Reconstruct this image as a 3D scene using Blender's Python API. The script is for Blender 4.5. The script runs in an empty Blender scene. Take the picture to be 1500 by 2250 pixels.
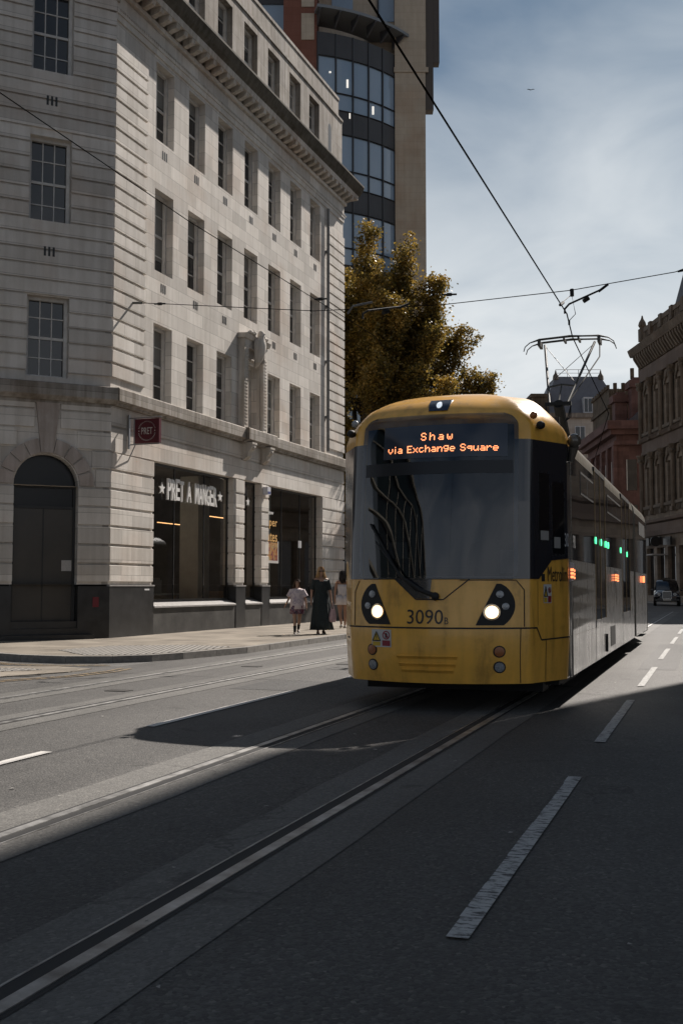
import bpy, bmesh, math, random
from math import sin, cos, tan, pi, radians, sqrt, atan2
from mathutils import Vector, Matrix, noise

R_ = radians
scene = bpy.context.scene
COL = scene.collection
rnd = random.Random(7)

# ------------------------------------------------------------------ camera
cam_d = bpy.data.cameras.new("camera")
cam = bpy.data.objects.new("camera", cam_d)
COL.objects.link(cam)
cam_d.sensor_fit = 'VERTICAL'
cam_d.sensor_height = 36.0
cam_d.lens = 36.0 * 2400 / 2250
cam_d.clip_start = 0.1
cam_d.clip_end = 4000
cam.location = (0, 0, 1.3)
cam.rotation_euler = (R_(90) + math.atan(165 / 2400), 0, 0)
scene.camera = cam

# ------------------------------------------------------------------ light
SUN_AZ = 37.0      # degrees clockwise from +Y
SUN_EL = 43.0
SUN_STRENGTH = 5.0
SKY_STRENGTH = 0.034
EXPOSURE = 0.55

sun_dir = Vector((sin(R_(SUN_AZ)) * cos(R_(SUN_EL)), cos(R_(SUN_AZ)) * cos(R_(SUN_EL)), sin(R_(SUN_EL))))
sd = bpy.data.lights.new("sun", 'SUN')
sd.energy = SUN_STRENGTH
sd.angle = R_(0.55)
sd.color = (1.0, 0.92, 0.84)
so = bpy.data.objects.new("sun", sd)
COL.objects.link(so)
so.location = (20, 30, 60)
so.rotation_euler = sun_dir.to_track_quat('Z', 'Y').to_euler()

world = bpy.data.worlds.new("World")
scene.world = world
world.use_nodes = True
wn = world.node_tree
wn.nodes.clear()
def N(t, typ, **kw):
    n = t.nodes.new(typ)
    for k, v in kw.items():
        if k in n.inputs: n.inputs[k].default_value = v
        else: setattr(n, k, v)
    return n
def L(t, a, b): t.links.new(a, b)
wo = N(wn, 'ShaderNodeOutputWorld')
bg = N(wn, 'ShaderNodeBackground')
bg.inputs['Strength'].default_value = SKY_STRENGTH
sky = N(wn, 'ShaderNodeTexSky')
sky.sky_type = 'NISHITA'
sky.sun_disc = False
sky.sun_elevation = R_(SUN_EL)
sky.sun_rotation = R_(SUN_AZ)
sky.air_density = 1.0
sky.dust_density = 0.5
sky.ozone_density = 2.0
# thin broken cloud laid over the clear sky, laid out on a plane high above the street
tc = N(wn, 'ShaderNodeTexCoord')
sep = N(wn, 'ShaderNodeSeparateXYZ')
L(wn, tc.outputs['Generated'], sep.inputs[0])
zz = N(wn, 'ShaderNodeMath', operation='ADD'); zz.inputs[1].default_value = 0.22
L(wn, sep.outputs['Z'], zz.inputs[0])
dx = N(wn, 'ShaderNodeMath', operation='DIVIDE'); L(wn, sep.outputs['X'], dx.inputs[0]); L(wn, zz.outputs[0], dx.inputs[1])
dy = N(wn, 'ShaderNodeMath', operation='DIVIDE'); L(wn, sep.outputs['Y'], dy.inputs[0]); L(wn, zz.outputs[0], dy.inputs[1])
cmb = N(wn, 'ShaderNodeCombineXYZ'); L(wn, dx.outputs[0], cmb.inputs[0]); L(wn, dy.outputs[0], cmb.inputs[1])
mp = N(wn, 'ShaderNodeMapping'); mp.inputs['Scale'].default_value = (0.9, 1.15, 1); mp.inputs['Location'].default_value = (3.1, 1.4, 0)
mp.inputs['Rotation'].default_value = (0, 0, 0.5)
L(wn, cmb.outputs[0], mp.inputs[0])
cn = N(wn, 'ShaderNodeTexNoise'); cn.inputs['Scale'].default_value = 2.2; cn.inputs['Detail'].default_value = 6; cn.inputs['Roughness'].default_value = 0.5; cn.inputs['Distortion'].default_value = 0.6
L(wn, mp.outputs[0], cn.inputs['Vector'])
cr = N(wn, 'ShaderNodeValToRGB')
cr.color_ramp.elements[0].position = 0.38; cr.color_ramp.elements[0].color = (0, 0, 0, 1)
cr.color_ramp.elements[1].position = 0.74; cr.color_ramp.elements[1].color = (1, 1, 1, 1)
L(wn, cn.outputs['Fac'], cr.inputs[0])
# more cloud low in the sky, less overhead
hz = N(wn, 'ShaderNodeMapRange'); hz.inputs['From Min'].default_value = 0.20; hz.inputs['From Max'].default_value = 0.47
hz.inputs['To Min'].default_value = 0.85; hz.inputs['To Max'].default_value = 0.0
L(wn, sep.outputs['Z'], hz.inputs['Value'])
cadd = N(wn, 'ShaderNodeMath', operation='MULTIPLY_ADD', use_clamp=True)
L(wn, cr.outputs[0], cadd.inputs[0]); cadd.inputs[1].default_value = 0.42; L(wn, hz.outputs[0], cadd.inputs[2])
mixc = N(wn, 'ShaderNodeMix', data_type='RGBA')
tint = N(wn, 'ShaderNodeMix', data_type='RGBA', blend_type='MULTIPLY'); tint.inputs['Factor'].default_value = 1.0
tint.inputs['B'].default_value = (0.58, 0.80, 0.86, 1); L(wn, sky.outputs[0], tint.inputs['A'])
L(wn, cadd.outputs[0], mixc.inputs['Factor']); L(wn, tint.outputs['Result'], mixc.inputs['A'])
# thin cloud scatters forward: bright towards the sun, dull with the sun behind
vdot = N(wn, 'ShaderNodeVectorMath', operation='DOT_PRODUCT'); L(wn, tc.outputs['Generated'], vdot.inputs[0]); vdot.inputs[1].default_value = tuple(sun_dir)
cb2 = ramp_w = N(wn, 'ShaderNodeValToRGB')
cb2.color_ramp.elements[0].position = 0.05; cb2.color_ramp.elements[0].color = (0.64, 0.68, 0.74, 1)
cb2.color_ramp.elements[1].position = 0.80; cb2.color_ramp.elements[1].color = (1.0, 1.05, 1.08, 1)
L(wn, vdot.outputs['Value'], cb2.inputs[0])
vsc = N(wn, 'ShaderNodeVectorMath', operation='SCALE'); L(wn, cb2.outputs[0], vsc.inputs[0]); vsc.inputs['Scale'].default_value = 15.5
L(wn, vsc.outputs[0], mixc.inputs['B'])
L(wn, mixc.outputs['Result'], bg.inputs['Color'])
L(wn, bg.outputs[0], wo.inputs['Surface'])

scene.view_settings.view_transform = 'Standard'
scene.view_settings.look = 'None'
scene.view_settings.exposure = EXPOSURE
scene.view_settings.gamma = 1.0
scene.cycles.max_bounces = 8
scene.cycles.transparent_max_bounces = 16

# ------------------------------------------------------------------ helpers
class MB:
    """collects shapes and links them as ONE mesh object"""
    def __init__(self): self.v = []; self.f = []
    def add(self, vs, fs):
        o = len(self.v); self.v += [tuple(p) for p in vs]; self.f += [tuple(i + o for i in f) for f in fs]; return self
    def box(self, x0, x1, y0, y1, z0, z1):
        if x0 > x1: x0, x1 = x1, x0
        if y0 > y1: y0, y1 = y1, y0
        if z0 > z1: z0, z1 = z1, z0
        return self.add([(x0,y0,z0),(x1,y0,z0),(x1,y1,z0),(x0,y1,z0),(x0,y0,z1),(x1,y0,z1),(x1,y1,z1),(x0,y1,z1)],
            [(0,3,2,1),(4,5,6,7),(0,1,5,4),(1,2,6,5),(2,3,7,6),(3,0,4,7)])
    def quad(self, a, b, c, d): return self.add([a,b,c,d], [(0,1,2,3)])
    def poly(self, pts): return self.add(pts, [tuple(range(len(pts)))])
    def prism(self, pts, vec):
        """closed polygon pts extruded along vec"""
        n = len(pts); vec = Vector(vec)
        a = [Vector(p) for p in pts]; b = [p + vec for p in a]
        fs = [tuple(range(n))[::-1], tuple(range(n, 2*n))] + [(i, (i+1) % n, n + (i+1) % n, n + i) for i in range(n)]
        return self.add(a + b, fs)
    def tube(self, pts, r, n=8, cap=True, r1=None):
        pts = [Vector(p) for p in pts]; m = len(pts); vs = []
        up = None
        for i, p in enumerate(pts):
            t = (pts[min(i+1, m-1)] - pts[max(i-1, 0)])
            if t.length < 1e-9: t = Vector((0,0,1))
            t.normalize()
            if up is None:
                up = Vector((0,0,1)) if abs(t.z) < 0.9 else Vector((1,0,0))
            a = t.cross(up); 
            if a.length < 1e-6: a = t.orthogonal()
            a.normalize(); b = t.cross(a); b.normalize(); up = -b if False else up
            rr = r if not isinstance(r, (list, tuple)) else r[i]
            if r1 is not None: rr = r + (r1 - r) * i / max(1, m-1)
            for k in range(n):
                an = 2*pi*k/n; vs.append(p + a*cos(an)*rr + b*sin(an)*rr)
        fs = []
        for i in range(m-1):
            for k in range(n):
                fs.append((i*n+k, i*n+(k+1)%n, (i+1)*n+(k+1)%n, (i+1)*n+k))
        if cap: fs += [tuple(range(n))[::-1], tuple(range((m-1)*n, m*n))]
        return self.add(vs, fs)
    def cyl(self, a, b, r, n=16, r1=None): return self.tube([a, b], r, n, True, r1)
    def loft(self, rings, close=True, cap=True):
        n = len(rings[0]); vs = [p for r in rings for p in r]; fs = []
        for i in range(len(rings)-1):
            for k in range(n if close else n-1):
                fs.append((i*n+k, i*n+(k+1)%n, (i+1)*n+(k+1)%n, (i+1)*n+k))
        if cap and close: fs += [tuple(range(n))[::-1], tuple(range((len(rings)-1)*n, len(rings)*n))]
        return self.add(vs, fs)
    def sphere(self, c, r, n=12, m=8, sx=1, sy=1, sz=1):
        rings = []
        for i in range(m+1):
            th = pi*i/m; th = min(max(th, 0.02), pi-0.02)
            rings.append([(c[0]+r*sx*sin(th)*cos(2*pi*k/n), c[1]+r*sy*sin(th)*sin(2*pi*k/n), c[2]-r*sz*cos(th)) for k in range(n)])
        return self.loft(rings)
    def build(self, name, mat, parent=None, loc=None, rz=0.0, smooth=None):
        me = bpy.data.meshes.new(name); me.from_pydata(self.v, [], self.f); me.update()
        me.materials.append(mat)
        if smooth is not None:
            me.polygons.foreach_set('use_smooth', [True]*len(me.polygons))
            me.set_sharp_from_angle(angle=R_(smooth))
        o = bpy.data.objects.new(name, me); COL.objects.link(o)
        if parent is not None: o.parent = parent
        if loc is not None: o.location = loc
        if rz: o.rotation_euler = (0, 0, rz)
        return o

def build_split(mb, name, mat, parent=None, eps=.09, smooth=None):
    """pieces that stand apart become parts of their own"""
    n = len(mb.v); par = list(range(n))
    def fd(i):
        while par[i] != i: par[i] = par[par[i]]; i = par[i]
        return i
    for f in mb.f:
        for i in f[1:]: par[fd(i)] = fd(f[0])
    isl = {}
    for i in range(n): isl.setdefault(fd(i), []).append(i)
    bx = [[[min(mb.v[i][k] for i in g) for k in range(3)], [max(mb.v[i][k] for i in g) for k in range(3)], set(g)] for g in isl.values()]
    merged = True
    while merged:
        merged = False; out = []
        for b in bx:
            for o in out:
                if all(b[0][k]-eps <= o[1][k] and o[0][k]-eps <= b[1][k] for k in range(3)):
                    o[0] = [min(o[0][k], b[0][k]) for k in range(3)]; o[1] = [max(o[1][k], b[1][k]) for k in range(3)]; o[2] |= b[2]; merged = True; break
            else: out.append(b)
        bx = out
    res = []
    for b in bx:
        ids = sorted(b[2]); mp_ = {v: i for i, v in enumerate(ids)}; m = MB(); m.v = [mb.v[i] for i in ids]; m.f = [tuple(mp_[i] for i in f) for f in mb.f if f[0] in b[2]]
        res.append(m.build(name, mat, parent, smooth=smooth))
    return res
def tag(o, label=None, cat=None, group=None, kind=None):
    if label: o['label'] = label
    if cat: o['category'] = cat
    if group: o['group'] = group
    if kind: o['kind'] = kind
    return o
def empty(name, loc, rz=0.0, label=None, cat=None, group=None):
    o = bpy.data.objects.new(name, None); COL.objects.link(o)
    o.location = loc; o.rotation_euler = (0, 0, rz); o.empty_display_size = 0.3
    return tag(o, label, cat, group)
def struct(o): o['kind'] = 'structure'; return o
def copy_tree(o, parent=None):
    kids = [c for c in bpy.data.objects if c.parent is o]
    c = o.copy(); COL.objects.link(c)
    if parent is not None: c.parent = parent
    for k in kids: copy_tree(k, c)
    return c
def child_copy(o, parent, loc):
    """copy a part with its sub-parts, at another place under the same or another thing"""
    kids = [c for c in bpy.data.objects if c.parent is o]
    c = o.copy(); COL.objects.link(c); c.parent = parent; c.location = loc
    for k in kids:
        kk = k.copy(); COL.objects.link(kk); kk.parent = c
    return c

# ------------------------------------------------------------------ materials
def new_mat(name):
    m = bpy.data.materials.new(name); m.use_nodes = True
    t = m.node_tree; b = t.nodes['Principled BSDF']
    return m, t, b
def ramp(t, stops):
    r = N(t, 'ShaderNodeValToRGB'); e = r.color_ramp.elements
    while len(e) < len(stops): e.new(0.5)
    for i, (p, c) in enumerate(stops):
        e[i].position = p; e[i].color = (c[0], c[1], c[2], 1)
    return r
def basic(name, col, rough=0.6, metal=0.0, var=0.0, scale=4.0, bump=0.0, bscale=40.0, spec=0.5, coat=0.0, emit=None, estr=0.0, coord='Object'):
    m, t, b = new_mat(name)
    b.inputs['Roughness'].default_value = rough; b.inputs['Metallic'].default_value = metal
    b.inputs['Specular IOR Level'].default_value = spec
    b.inputs['Coat Weight'].default_value = coat; b.inputs['Coat Roughness'].default_value = 0.05
    b.inputs['Base Color'].default_value = (*col, 1)
    tcn = N(t, 'ShaderNodeTexCoord')
    if var > 0:
        n1 = N(t, 'ShaderNodeTexNoise'); n1.inputs['Scale'].default_value = scale; n1.inputs['Detail'].default_value = 8; n1.inputs['Roughness'].default_value = 0.65
        L(t, tcn.outputs[coord], n1.inputs['Vector'])
        r = ramp(t, [(0.3, [c*(1-var) for c in col]), (0.7, [min(1, c*(1+var)) for c in col])])
        L(t, n1.outputs['Fac'], r.inputs[0]); L(t, r.outputs[0], b.inputs['Base Color'])
        rr = N(t, 'ShaderNodeMapRange'); rr.inputs['To Min'].default_value = max(0.02, rough-0.08*min(1, var*3)); rr.inputs['To Max'].default_value = min(1, rough+0.1*min(1, var*3))
        L(t, n1.outputs['Fac'], rr.inputs['Value']); L(t, rr.outputs[0], b.inputs['Roughness'])
    if bump > 0:
        n2 = N(t, 'ShaderNodeTexNoise'); n2.inputs['Scale'].default_value = bscale; n2.inputs['Detail'].default_value = 6
        L(t, tcn.outputs[coord], n2.inputs['Vector'])
        bp = N(t, 'ShaderNodeBump'); bp.inputs['Strength'].default_value = bump; bp.inputs['Distance'].default_value = 0.02
        L(t, n2.outputs['Fac'], bp.inputs['Height']); L(t, bp.outputs[0], b.inputs['Normal'])
    if emit:
        b.inputs['Emission Color'].default_value = (*emit, 1); b.inputs['Emission Strength'].default_value = estr
    return m

def stone_mat(name, base, bw=0.9, bh=0.36, zoff=0.0, mortar=True, stain=0.5, joint=0.55, warm=(0.80, 0.62, 0.5), tone=0.72):
    """ashlar in the wall's own x/z plane: block to block tone, joints, rain streaks, soot"""
    m, t, b = new_mat(name)
    b.inputs['Roughness'].default_value = 0.85; b.inputs['Specular IOR Level'].default_value = 0.25
    tcn = N(t, 'ShaderNodeTexCoord'); sp = N(t, 'ShaderNodeSeparateXYZ'); L(t, tcn.outputs['Object'], sp.inputs[0])
    xs = N(t, 'ShaderNodeMath', operation='ADD'); L(t, sp.outputs['X'], xs.inputs[0]); L(t, sp.outputs['Y'], xs.inputs[1])
    zs = N(t, 'ShaderNodeMath', operation='ADD'); L(t, sp.outputs['Z'], zs.inputs[0]); zs.inputs[1].default_value = zoff
    cb = N(t, 'ShaderNodeCombineXYZ'); L(t, xs.outputs[0], cb.inputs[0]); L(t, zs.outputs[0], cb.inputs[1])
    br = N(t, 'ShaderNodeTexBrick'); L(t, cb.outputs[0], br.inputs['Vector'])
    br.inputs['Scale'].default_value = 1.0; br.inputs['Brick Width'].default_value = bw; br.inputs['Row Height'].default_value = bh
    br.inputs['Mortar Size'].default_value = 0.007 if mortar else 0.0; br.inputs['Mortar Smooth'].default_value = 0.1; br.inputs['Bias'].default_value = 0.0
    c1 = base; c2 = tuple(c*tone for c in base)
    br.inputs['Color1'].default_value = (*c1, 1); br.inputs['Color2'].default_value = (*c2, 1)
    br.inputs['Mortar'].default_value = (*[c*joint for c in base], 1)
    # broad stains and vertical rain streaks
    n1 = N(t, 'ShaderNodeTexNoise'); n1.inputs['Scale'].default_value = 0.9; n1.inputs['Detail'].default_value = 10; n1.inputs['Roughness'].default_value = 0.7
    L(t, tcn.outputs['Object'], n1.inputs['Vector'])
    mpn = N(t, 'ShaderNodeMapping'); mpn.inputs['Scale'].default_value = (7, 7, 0.5); L(t, tcn.outputs['Object'], mpn.inputs[0])
    n2 = N(t, 'ShaderNodeTexNoise'); n2.inputs['Scale'].default_value = 1.0; n2.inputs['Detail'].default_value = 6; L(t, mpn.outputs[0], n2.inputs['Vector'])
    mul = N(t, 'ShaderNodeMath', operation='MULTIPLY'); L(t, n1.outputs['Fac'], mul.inputs[0]); L(t, n2.outputs['Fac'], mul.inputs[1])
    rp = ramp(t, [(0.13, [1-stain*0.62, 1-stain*0.66, 1-stain*0.72]), (0.34, (1, 1, 1))])
    L(t, mul.outputs[0], rp.inputs[0])
    mx = N(t, 'ShaderNodeMix', data_type='RGBA', blend_type='MULTIPLY'); mx.inputs['Factor'].default_value = 1.0
    L(t, br.outputs['Color'], mx.inputs['A']); L(t, rp.outputs[0], mx.inputs['B'])
    # warm iron patches
    n3 = N(t, 'ShaderNodeTexNoise'); n3.inputs['Scale'].default_value = 0.55; n3.inputs['Detail'].default_value = 5; L(t, tcn.outputs['Object'], n3.inputs['Vector'])
    rp3 = ramp(t, [(0.50, (0, 0, 0)), (0.72, (0.45, 0.45, 0.45))]); L(t, n3.outputs['Fac'], rp3.inputs[0])
    mx3 = N(t, 'ShaderNodeMix', data_type='RGBA', blend_type='MULTIPLY'); L(t, rp3.outputs[0], mx3.inputs['Factor'])
    L(t, mx.outputs['Result'], mx3.inputs['A']); mx3.inputs['B'].default_value = (*warm, 1)
    L(t, mx3.outputs['Result'], b.inputs['Base Color'])
    n4 = N(t, 'ShaderNodeTexNoise'); n4.inputs['Scale'].default_value = 30; n4.inputs['Detail'].default_value = 8; L(t, tcn.outputs['Object'], n4.inputs['Vector'])
    ad = N(t, 'ShaderNodeMath', operation='MULTIPLY_ADD'); L(t, br.outputs['Fac'], ad.inputs[0]); ad.inputs[1].default_value = -1.2; L(t, n4.outputs['Fac'], ad.inputs[2])
    bp = N(t, 'ShaderNodeBump'); bp.inputs['Strength'].default_value = 0.25; bp.inputs['Distance'].default_value = 0.015
    L(t, ad.outputs[0], bp.inputs['Height']); L(t, bp.outputs[0], b.inputs['Normal'])
    return m

def glass_mat(name, tint=(0.02, 0.022, 0.025), rough=0.03, spec=0.6, wob=0.0, wscale=3.0):
    m, t, b = new_mat(name)
    b.inputs['Base Color'].default_value = (*tint, 1); b.inputs['Roughness'].default_value = rough
    b.inputs['Specular IOR Level'].default_value = spec
    if wob:
        tcn = N(t, 'ShaderNodeTexCoord'); n2 = N(t, 'ShaderNodeTexNoise'); n2.inputs['Scale'].default_value = wscale; n2.inputs['Detail'].default_value = 1
        L(t, tcn.outputs['Object'], n2.inputs['Vector'])
        bp = N(t, 'ShaderNodeBump'); bp.inputs['Strength'].default_value = wob; bp.inputs['Distance'].default_value = 0.05
        L(t, n2.outputs['Fac'], bp.inputs['Height']); L(t, bp.outputs[0], b.inputs['Normal'])
    return m
def clear_glass(name, tint=(0.75, 0.78, 0.76)):
    m = bpy.data.materials.new(name); m.use_nodes = True; t = m.node_tree; t.nodes.clear()
    o = N(t, 'ShaderNodeOutputMaterial'); mx = N(t, 'ShaderNodeMixShader'); tr = N(t, 'ShaderNodeBsdfTransparent'); gl = N(t, 'ShaderNodeBsdfGlossy')
    fr = N(t, 'ShaderNodeFresnel'); fr.inputs['IOR'].default_value = 1.5
    tr.inputs[0].default_value = (*tint, 1); gl.inputs['Roughness'].default_value = 0.01; gl.inputs['Color'].default_value = (0.95, 0.97, 1, 1)
    ad = N(t, 'ShaderNodeMath', operation='MULTIPLY_ADD', use_clamp=True); ad.inputs[1].default_value = 1.3; ad.inputs[2].default_value = 0.02
    L(t, fr.outputs[0], ad.inputs[0]); L(t, ad.outputs[0], mx.inputs[0]); L(t, tr.outputs[0], mx.inputs[1]); L(t, gl.outputs[0], mx.inputs[2]); L(t, mx.outputs[0], o.inputs[0])
    return m

def asphalt_mat(name, base, chips=1.0, patch=0.25):
    m, t, b = new_mat(name)
    b.inputs['Specular IOR Level'].default_value = 0.5
    tcn = N(t, 'ShaderNodeTexCoord')
    n1 = N(t, 'ShaderNodeTexNoise'); n1.inputs['Scale'].default_value = 0.35; n1.inputs['Detail'].default_value = 8; n1.inputs['Roughness'].default_value = 0.6
    L(t, tcn.outputs['Object'], n1.inputs['Vector'])
    mpn = N(t, 'ShaderNodeMapping'); mpn.inputs['Scale'].default_value = (1.6, 0.10, 1); L(t, tcn.outputs['Object'], mpn.inputs[0])
    nw = N(t, 'ShaderNodeTexNoise'); nw.inputs['Scale'].default_value = 1.0; nw.inputs['Detail'].default_value = 4; L(t, mpn.outputs[0], nw.inputs['Vector'])
    v = N(t, 'ShaderNodeTexVoronoi'); v.inputs['Scale'].default_value = 62.0 ; L(t, tcn.outputs['Object'], v.inputs['Vector'])
    n2 = N(t, 'ShaderNodeTexNoise'); n2.inputs['Scale'].default_value = 220; n2.inputs['Detail'].default_value = 4; L(t, tcn.outputs['Object'], n2.inputs['Vector'])
    r1 = ramp(t, [(0.3, [c*(1-patch) for c in base]), (0.7, [c*(1+patch) for c in base])]); L(t, n1.outputs['Fac'], r1.inputs[0])
    r2 = ramp(t, [(0.3, (0.80,)*3), (0.7, (1.16,)*3)]); L(t, nw.outputs['Fac'], r2.inputs[0])
    m1 = N(t, 'ShaderNodeMix', data_type='RGBA', blend_type='MULTIPLY'); m1.inputs['Factor'].default_value = 1; L(t, r1.outputs[0], m1.inputs['A']); L(t, r2.outputs[0], m1.inputs['B'])
    r3 = ramp(t, [(0.0, (0.35,)*3), (0.55, (0.95,)*3), (0.85, (1.5,)*3), (1.0, (2.8, 2.7, 2.5))]); L(t, v.outputs['Color'], r3.inputs[0])
    m2 = N(t, 'ShaderNodeMix', data_type='RGBA', blend_type='MULTIPLY'); m2.inputs['Factor'].default_value = 0.7*chips; L(t, m1.outputs['Result'], m2.inputs['A']); L(t, r3.outputs[0], m2.inputs['B'])
    # hairline cracks wandering through the surface, broken up by noise; sealed and oily spots
    dn = N(t, 'ShaderNodeTexNoise'); dn.inputs['Scale'].default_value = 1.6; dn.inputs['Detail'].default_value = 5; L(t, tcn.outputs['Object'], dn.inputs['Vector'])
    dm = N(t, 'ShaderNodeVectorMath', operation='MULTIPLY_ADD'); L(t, dn.outputs['Color'], dm.inputs[0]); dm.inputs[1].default_value = (1.1, 1.1, 0); L(t, tcn.outputs['Object'], dm.inputs[2])
    vc = N(t, 'ShaderNodeTexVoronoi', feature='DISTANCE_TO_EDGE'); vc.inputs['Scale'].default_value = 0.33; L(t, dm.outputs[0], vc.inputs['Vector'])
    rc_ = ramp(t, [(0.0, (0.45,)*3), (0.0045, (1,)*3)]); L(t, vc.outputs['Distance'], rc_.inputs[0])
    ms = N(t, 'ShaderNodeTexNoise'); ms.inputs['Scale'].default_value = 0.5; L(t, tcn.outputs['Object'], ms.inputs['Vector'])
    rm_ = ramp(t, [(0.47, (0,)*3), (0.56, (1,)*3)]); L(t, ms.outputs['Fac'], rm_.inputs[0])
    m3 = N(t, 'ShaderNodeMix', data_type='RGBA', blend_type='MULTIPLY'); L(t, rm_.outputs[0], m3.inputs['Factor']); L(t, m2.outputs['Result'], m3.inputs['A']); L(t, rc_.outputs[0], m3.inputs['B'])
    ns = N(t, 'ShaderNodeTexNoise'); ns.inputs['Scale'].default_value = 1.9; ns.inputs['Detail'].default_value = 3; L(t, tcn.outputs['Object'], ns.inputs['Vector'])
    rs_ = ramp(t, [(0.66, (1,)*3), (0.72, (0.62,)*3)]); L(t, ns.outputs['Fac'], rs_.inputs[0])
    m4 = N(t, 'ShaderNodeMix', data_type='RGBA', blend_type='MULTIPLY'); m4.inputs['Factor'].default_value = 1; L(t, m3.outputs['Result'], m4.inputs['A']); L(t, rs_.outputs[0], m4.inputs['B'])
    L(t, m4.outputs['Result'], b.inputs['Base Color'])
    rr = N(t, 'ShaderNodeMapRange'); rr.inputs['To Min'].default_value = 0.55; rr.inputs['To Max'].default_value = 0.85; L(t, nw.outputs['Fac'], rr.inputs['Value']); L(t, rr.outputs[0], b.inputs['Roughness'])
    ad = N(t, 'ShaderNodeMath', operation='MULTIPLY_ADD'); L(t, v.outputs['Distance'], ad.inputs[0]); ad.inputs[1].default_value = -1.0; L(t, n2.outputs['Fac'], ad.inputs[2])
    bp = N(t, 'ShaderNodeBump'); bp.inputs['Strength'].default_value = 0.75*chips; bp.inputs['Distance'].default_value = 0.006; L(t, ad.outputs[0], bp.inputs['Height']); L(t, bp.outputs[0], b.inputs['Normal'])
    return m

def slab_mat(name, base, w=0.75, h=0.6):
    m, t, b = new_mat(name); b.inputs['Roughness'].default_value = 0.8; b.inputs['Specular IOR Level'].default_value = 0.3
    tcn = N(t, 'ShaderNodeTexCoord')
    br = N(t, 'ShaderNodeTexBrick'); L(t, tcn.outputs['Object'], br.inputs['Vector']); br.inputs['Scale'].default_value = 1; br.inputs['Brick Width'].default_value = w; br.inputs['Row Height'].default_value = h
    br.inputs['Mortar Size'].default_value = 0.008; br.inputs['Color1'].default_value = (*base, 1); br.inputs['Color2'].default_value = (*[c*0.72 for c in base], 1); br.inputs['Mortar'].default_value = (*[c*0.35 for c in base], 1)
    n1 = N(t, 'ShaderNodeTexNoise'); n1.inputs['Scale'].default_value = 1.2; n1.inputs['Detail'].default_value = 9; L(t, tcn.outputs['Object'], n1.inputs['Vector'])
    r1 = ramp(t, [(0.35, (0.72, 0.7, 0.68)), (0.62, (1.06, 1.05, 1.03))]); L(t, n1.outputs['Fac'], r1.inputs[0])
    m1 = N(t, 'ShaderNodeMix', data_type='RGBA', blend_type='MULTIPLY'); m1.inputs['Factor'].default_value = 1; L(t, br.outputs['Color'], m1.inputs['A']); L(t, r1.outputs[0], m1.inputs['B'])
    L(t, m1.outputs['Result'], b.inputs['Base Color'])
    n4 = N(t, 'ShaderNodeTexNoise'); n4.inputs['Scale'].default_value = 50; n4.inputs['Detail'].default_value = 5; L(t, tcn.outputs['Object'], n4.inputs['Vector'])
    ad = N(t, 'ShaderNodeMath', operation='MULTIPLY_ADD'); L(t, br.outputs['Fac'], ad.inputs[0]); ad.inputs[1].default_value = -1.0; L(t, n4.outputs['Fac'], ad.inputs[2])
    bp = N(t, 'ShaderNodeBump'); bp.inputs['Strength'].default_value = 0.3; bp.inputs['Distance'].default_value = 0.01; L(t, ad.outputs[0], bp.inputs['Height']); L(t, bp.outputs[0], b.inputs['Normal'])
    return m
def paint_line_mat(name, col, wear=0.5):
    """thermoplastic road paint, worn through to the asphalt in flakes"""
    m, t, b = new_mat(name); b.inputs['Roughness'].default_value = 0.7
    tcn = N(t, 'ShaderNodeTexCoord'); mpn = N(t, 'ShaderNodeMapping'); mpn.inputs['Scale'].default_value = (9, 28, 1); L(t, tcn.outputs['Object'], mpn.inputs[0])
    n1 = N(t, 'ShaderNodeTexNoise'); n1.inputs['Scale'].default_value = 1.3; n1.inputs['Detail'].default_value = 9; n1.inputs['Roughness'].default_value = 0.75; L(t, mpn.outputs[0], n1.inputs['Vector'])
    r1 = ramp(t, [(wear-0.03, (0.05, 0.05, 0.052)), (wear+0.05, col)]); L(t, n1.outputs['Fac'], r1.inputs[0]); L(t, r1.outputs[0], b.inputs['Base Color'])
    return m

M = {}
M['stone'] = stone_mat('portland_stone', (0.72, 0.68, 0.63), 0.92, 0.36, -0.02, stain=0.32)
M['stone_plain'] = stone_mat('portland_stone_carved', (0.64, 0.60, 0.55), 1.4, 3.0, 0.3, mortar=True, stain=0.6)
M['stone_grimy'] = stone_mat('grimy_portland_stone', (0.40, 0.37, 0.335), 1.1, 3.0, 0.3, stain=0.85)
M['stone_soot'] = stone_mat('soot_blackened_stone', (0.13, 0.12, 0.10), 1.1, 3.0, 0.3, stain=0.8)
M['granite'] = basic('black_polished_granite', (0.022, 0.022, 0.023), 0.32, var=0.5, scale=3, spec=0.6)
M['granite_dusty'] = basic('dusty_black_granite', (0.05, 0.048, 0.045), 0.6, var=0.6, scale=1.5, spec=0.5)
M['sill'] = basic('grey_granite_sill', (0.30, 0.29, 0.28), 0.45, var=0.25, scale=10)
M['frame'] = basic('off_white_sash_paint', (0.56, 0.54, 0.51), 0.5, var=0.15, scale=6)
M['pane'] = glass_mat('window_glass', (0.018, 0.019, 0.021), 0.04, 0.7, 0.12, 1.2)
M['dark'] = basic('dark_bronze_frame', (0.018, 0.018, 0.018), 0.4)
M['shopglass'] = clear_glass('shop_glass')
M['white_letters'] = basic('white_letter_acrylic', (0.72, 0.71, 0.69), 0.4)
M['asphalt'] = asphalt_mat('asphalt', (0.075, 0.072, 0.068))
M['trackbed'] = asphalt_mat('track_concrete_band', (0.120, 0.116, 0.108), 0.7)
M['slab'] = slab_mat('york_stone_paving', (0.27, 0.24, 0.20))
M['kerb'] = basic('granite_kerb', (0.20, 0.19, 0.175), 0.8, var=0.3, scale=8, bump=0.2)
M['rail'] = basic('polished_rail_steel', (0.40, 0.395, 0.385), 0.50, metal=1.0, var=0.5, scale=5)
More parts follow.
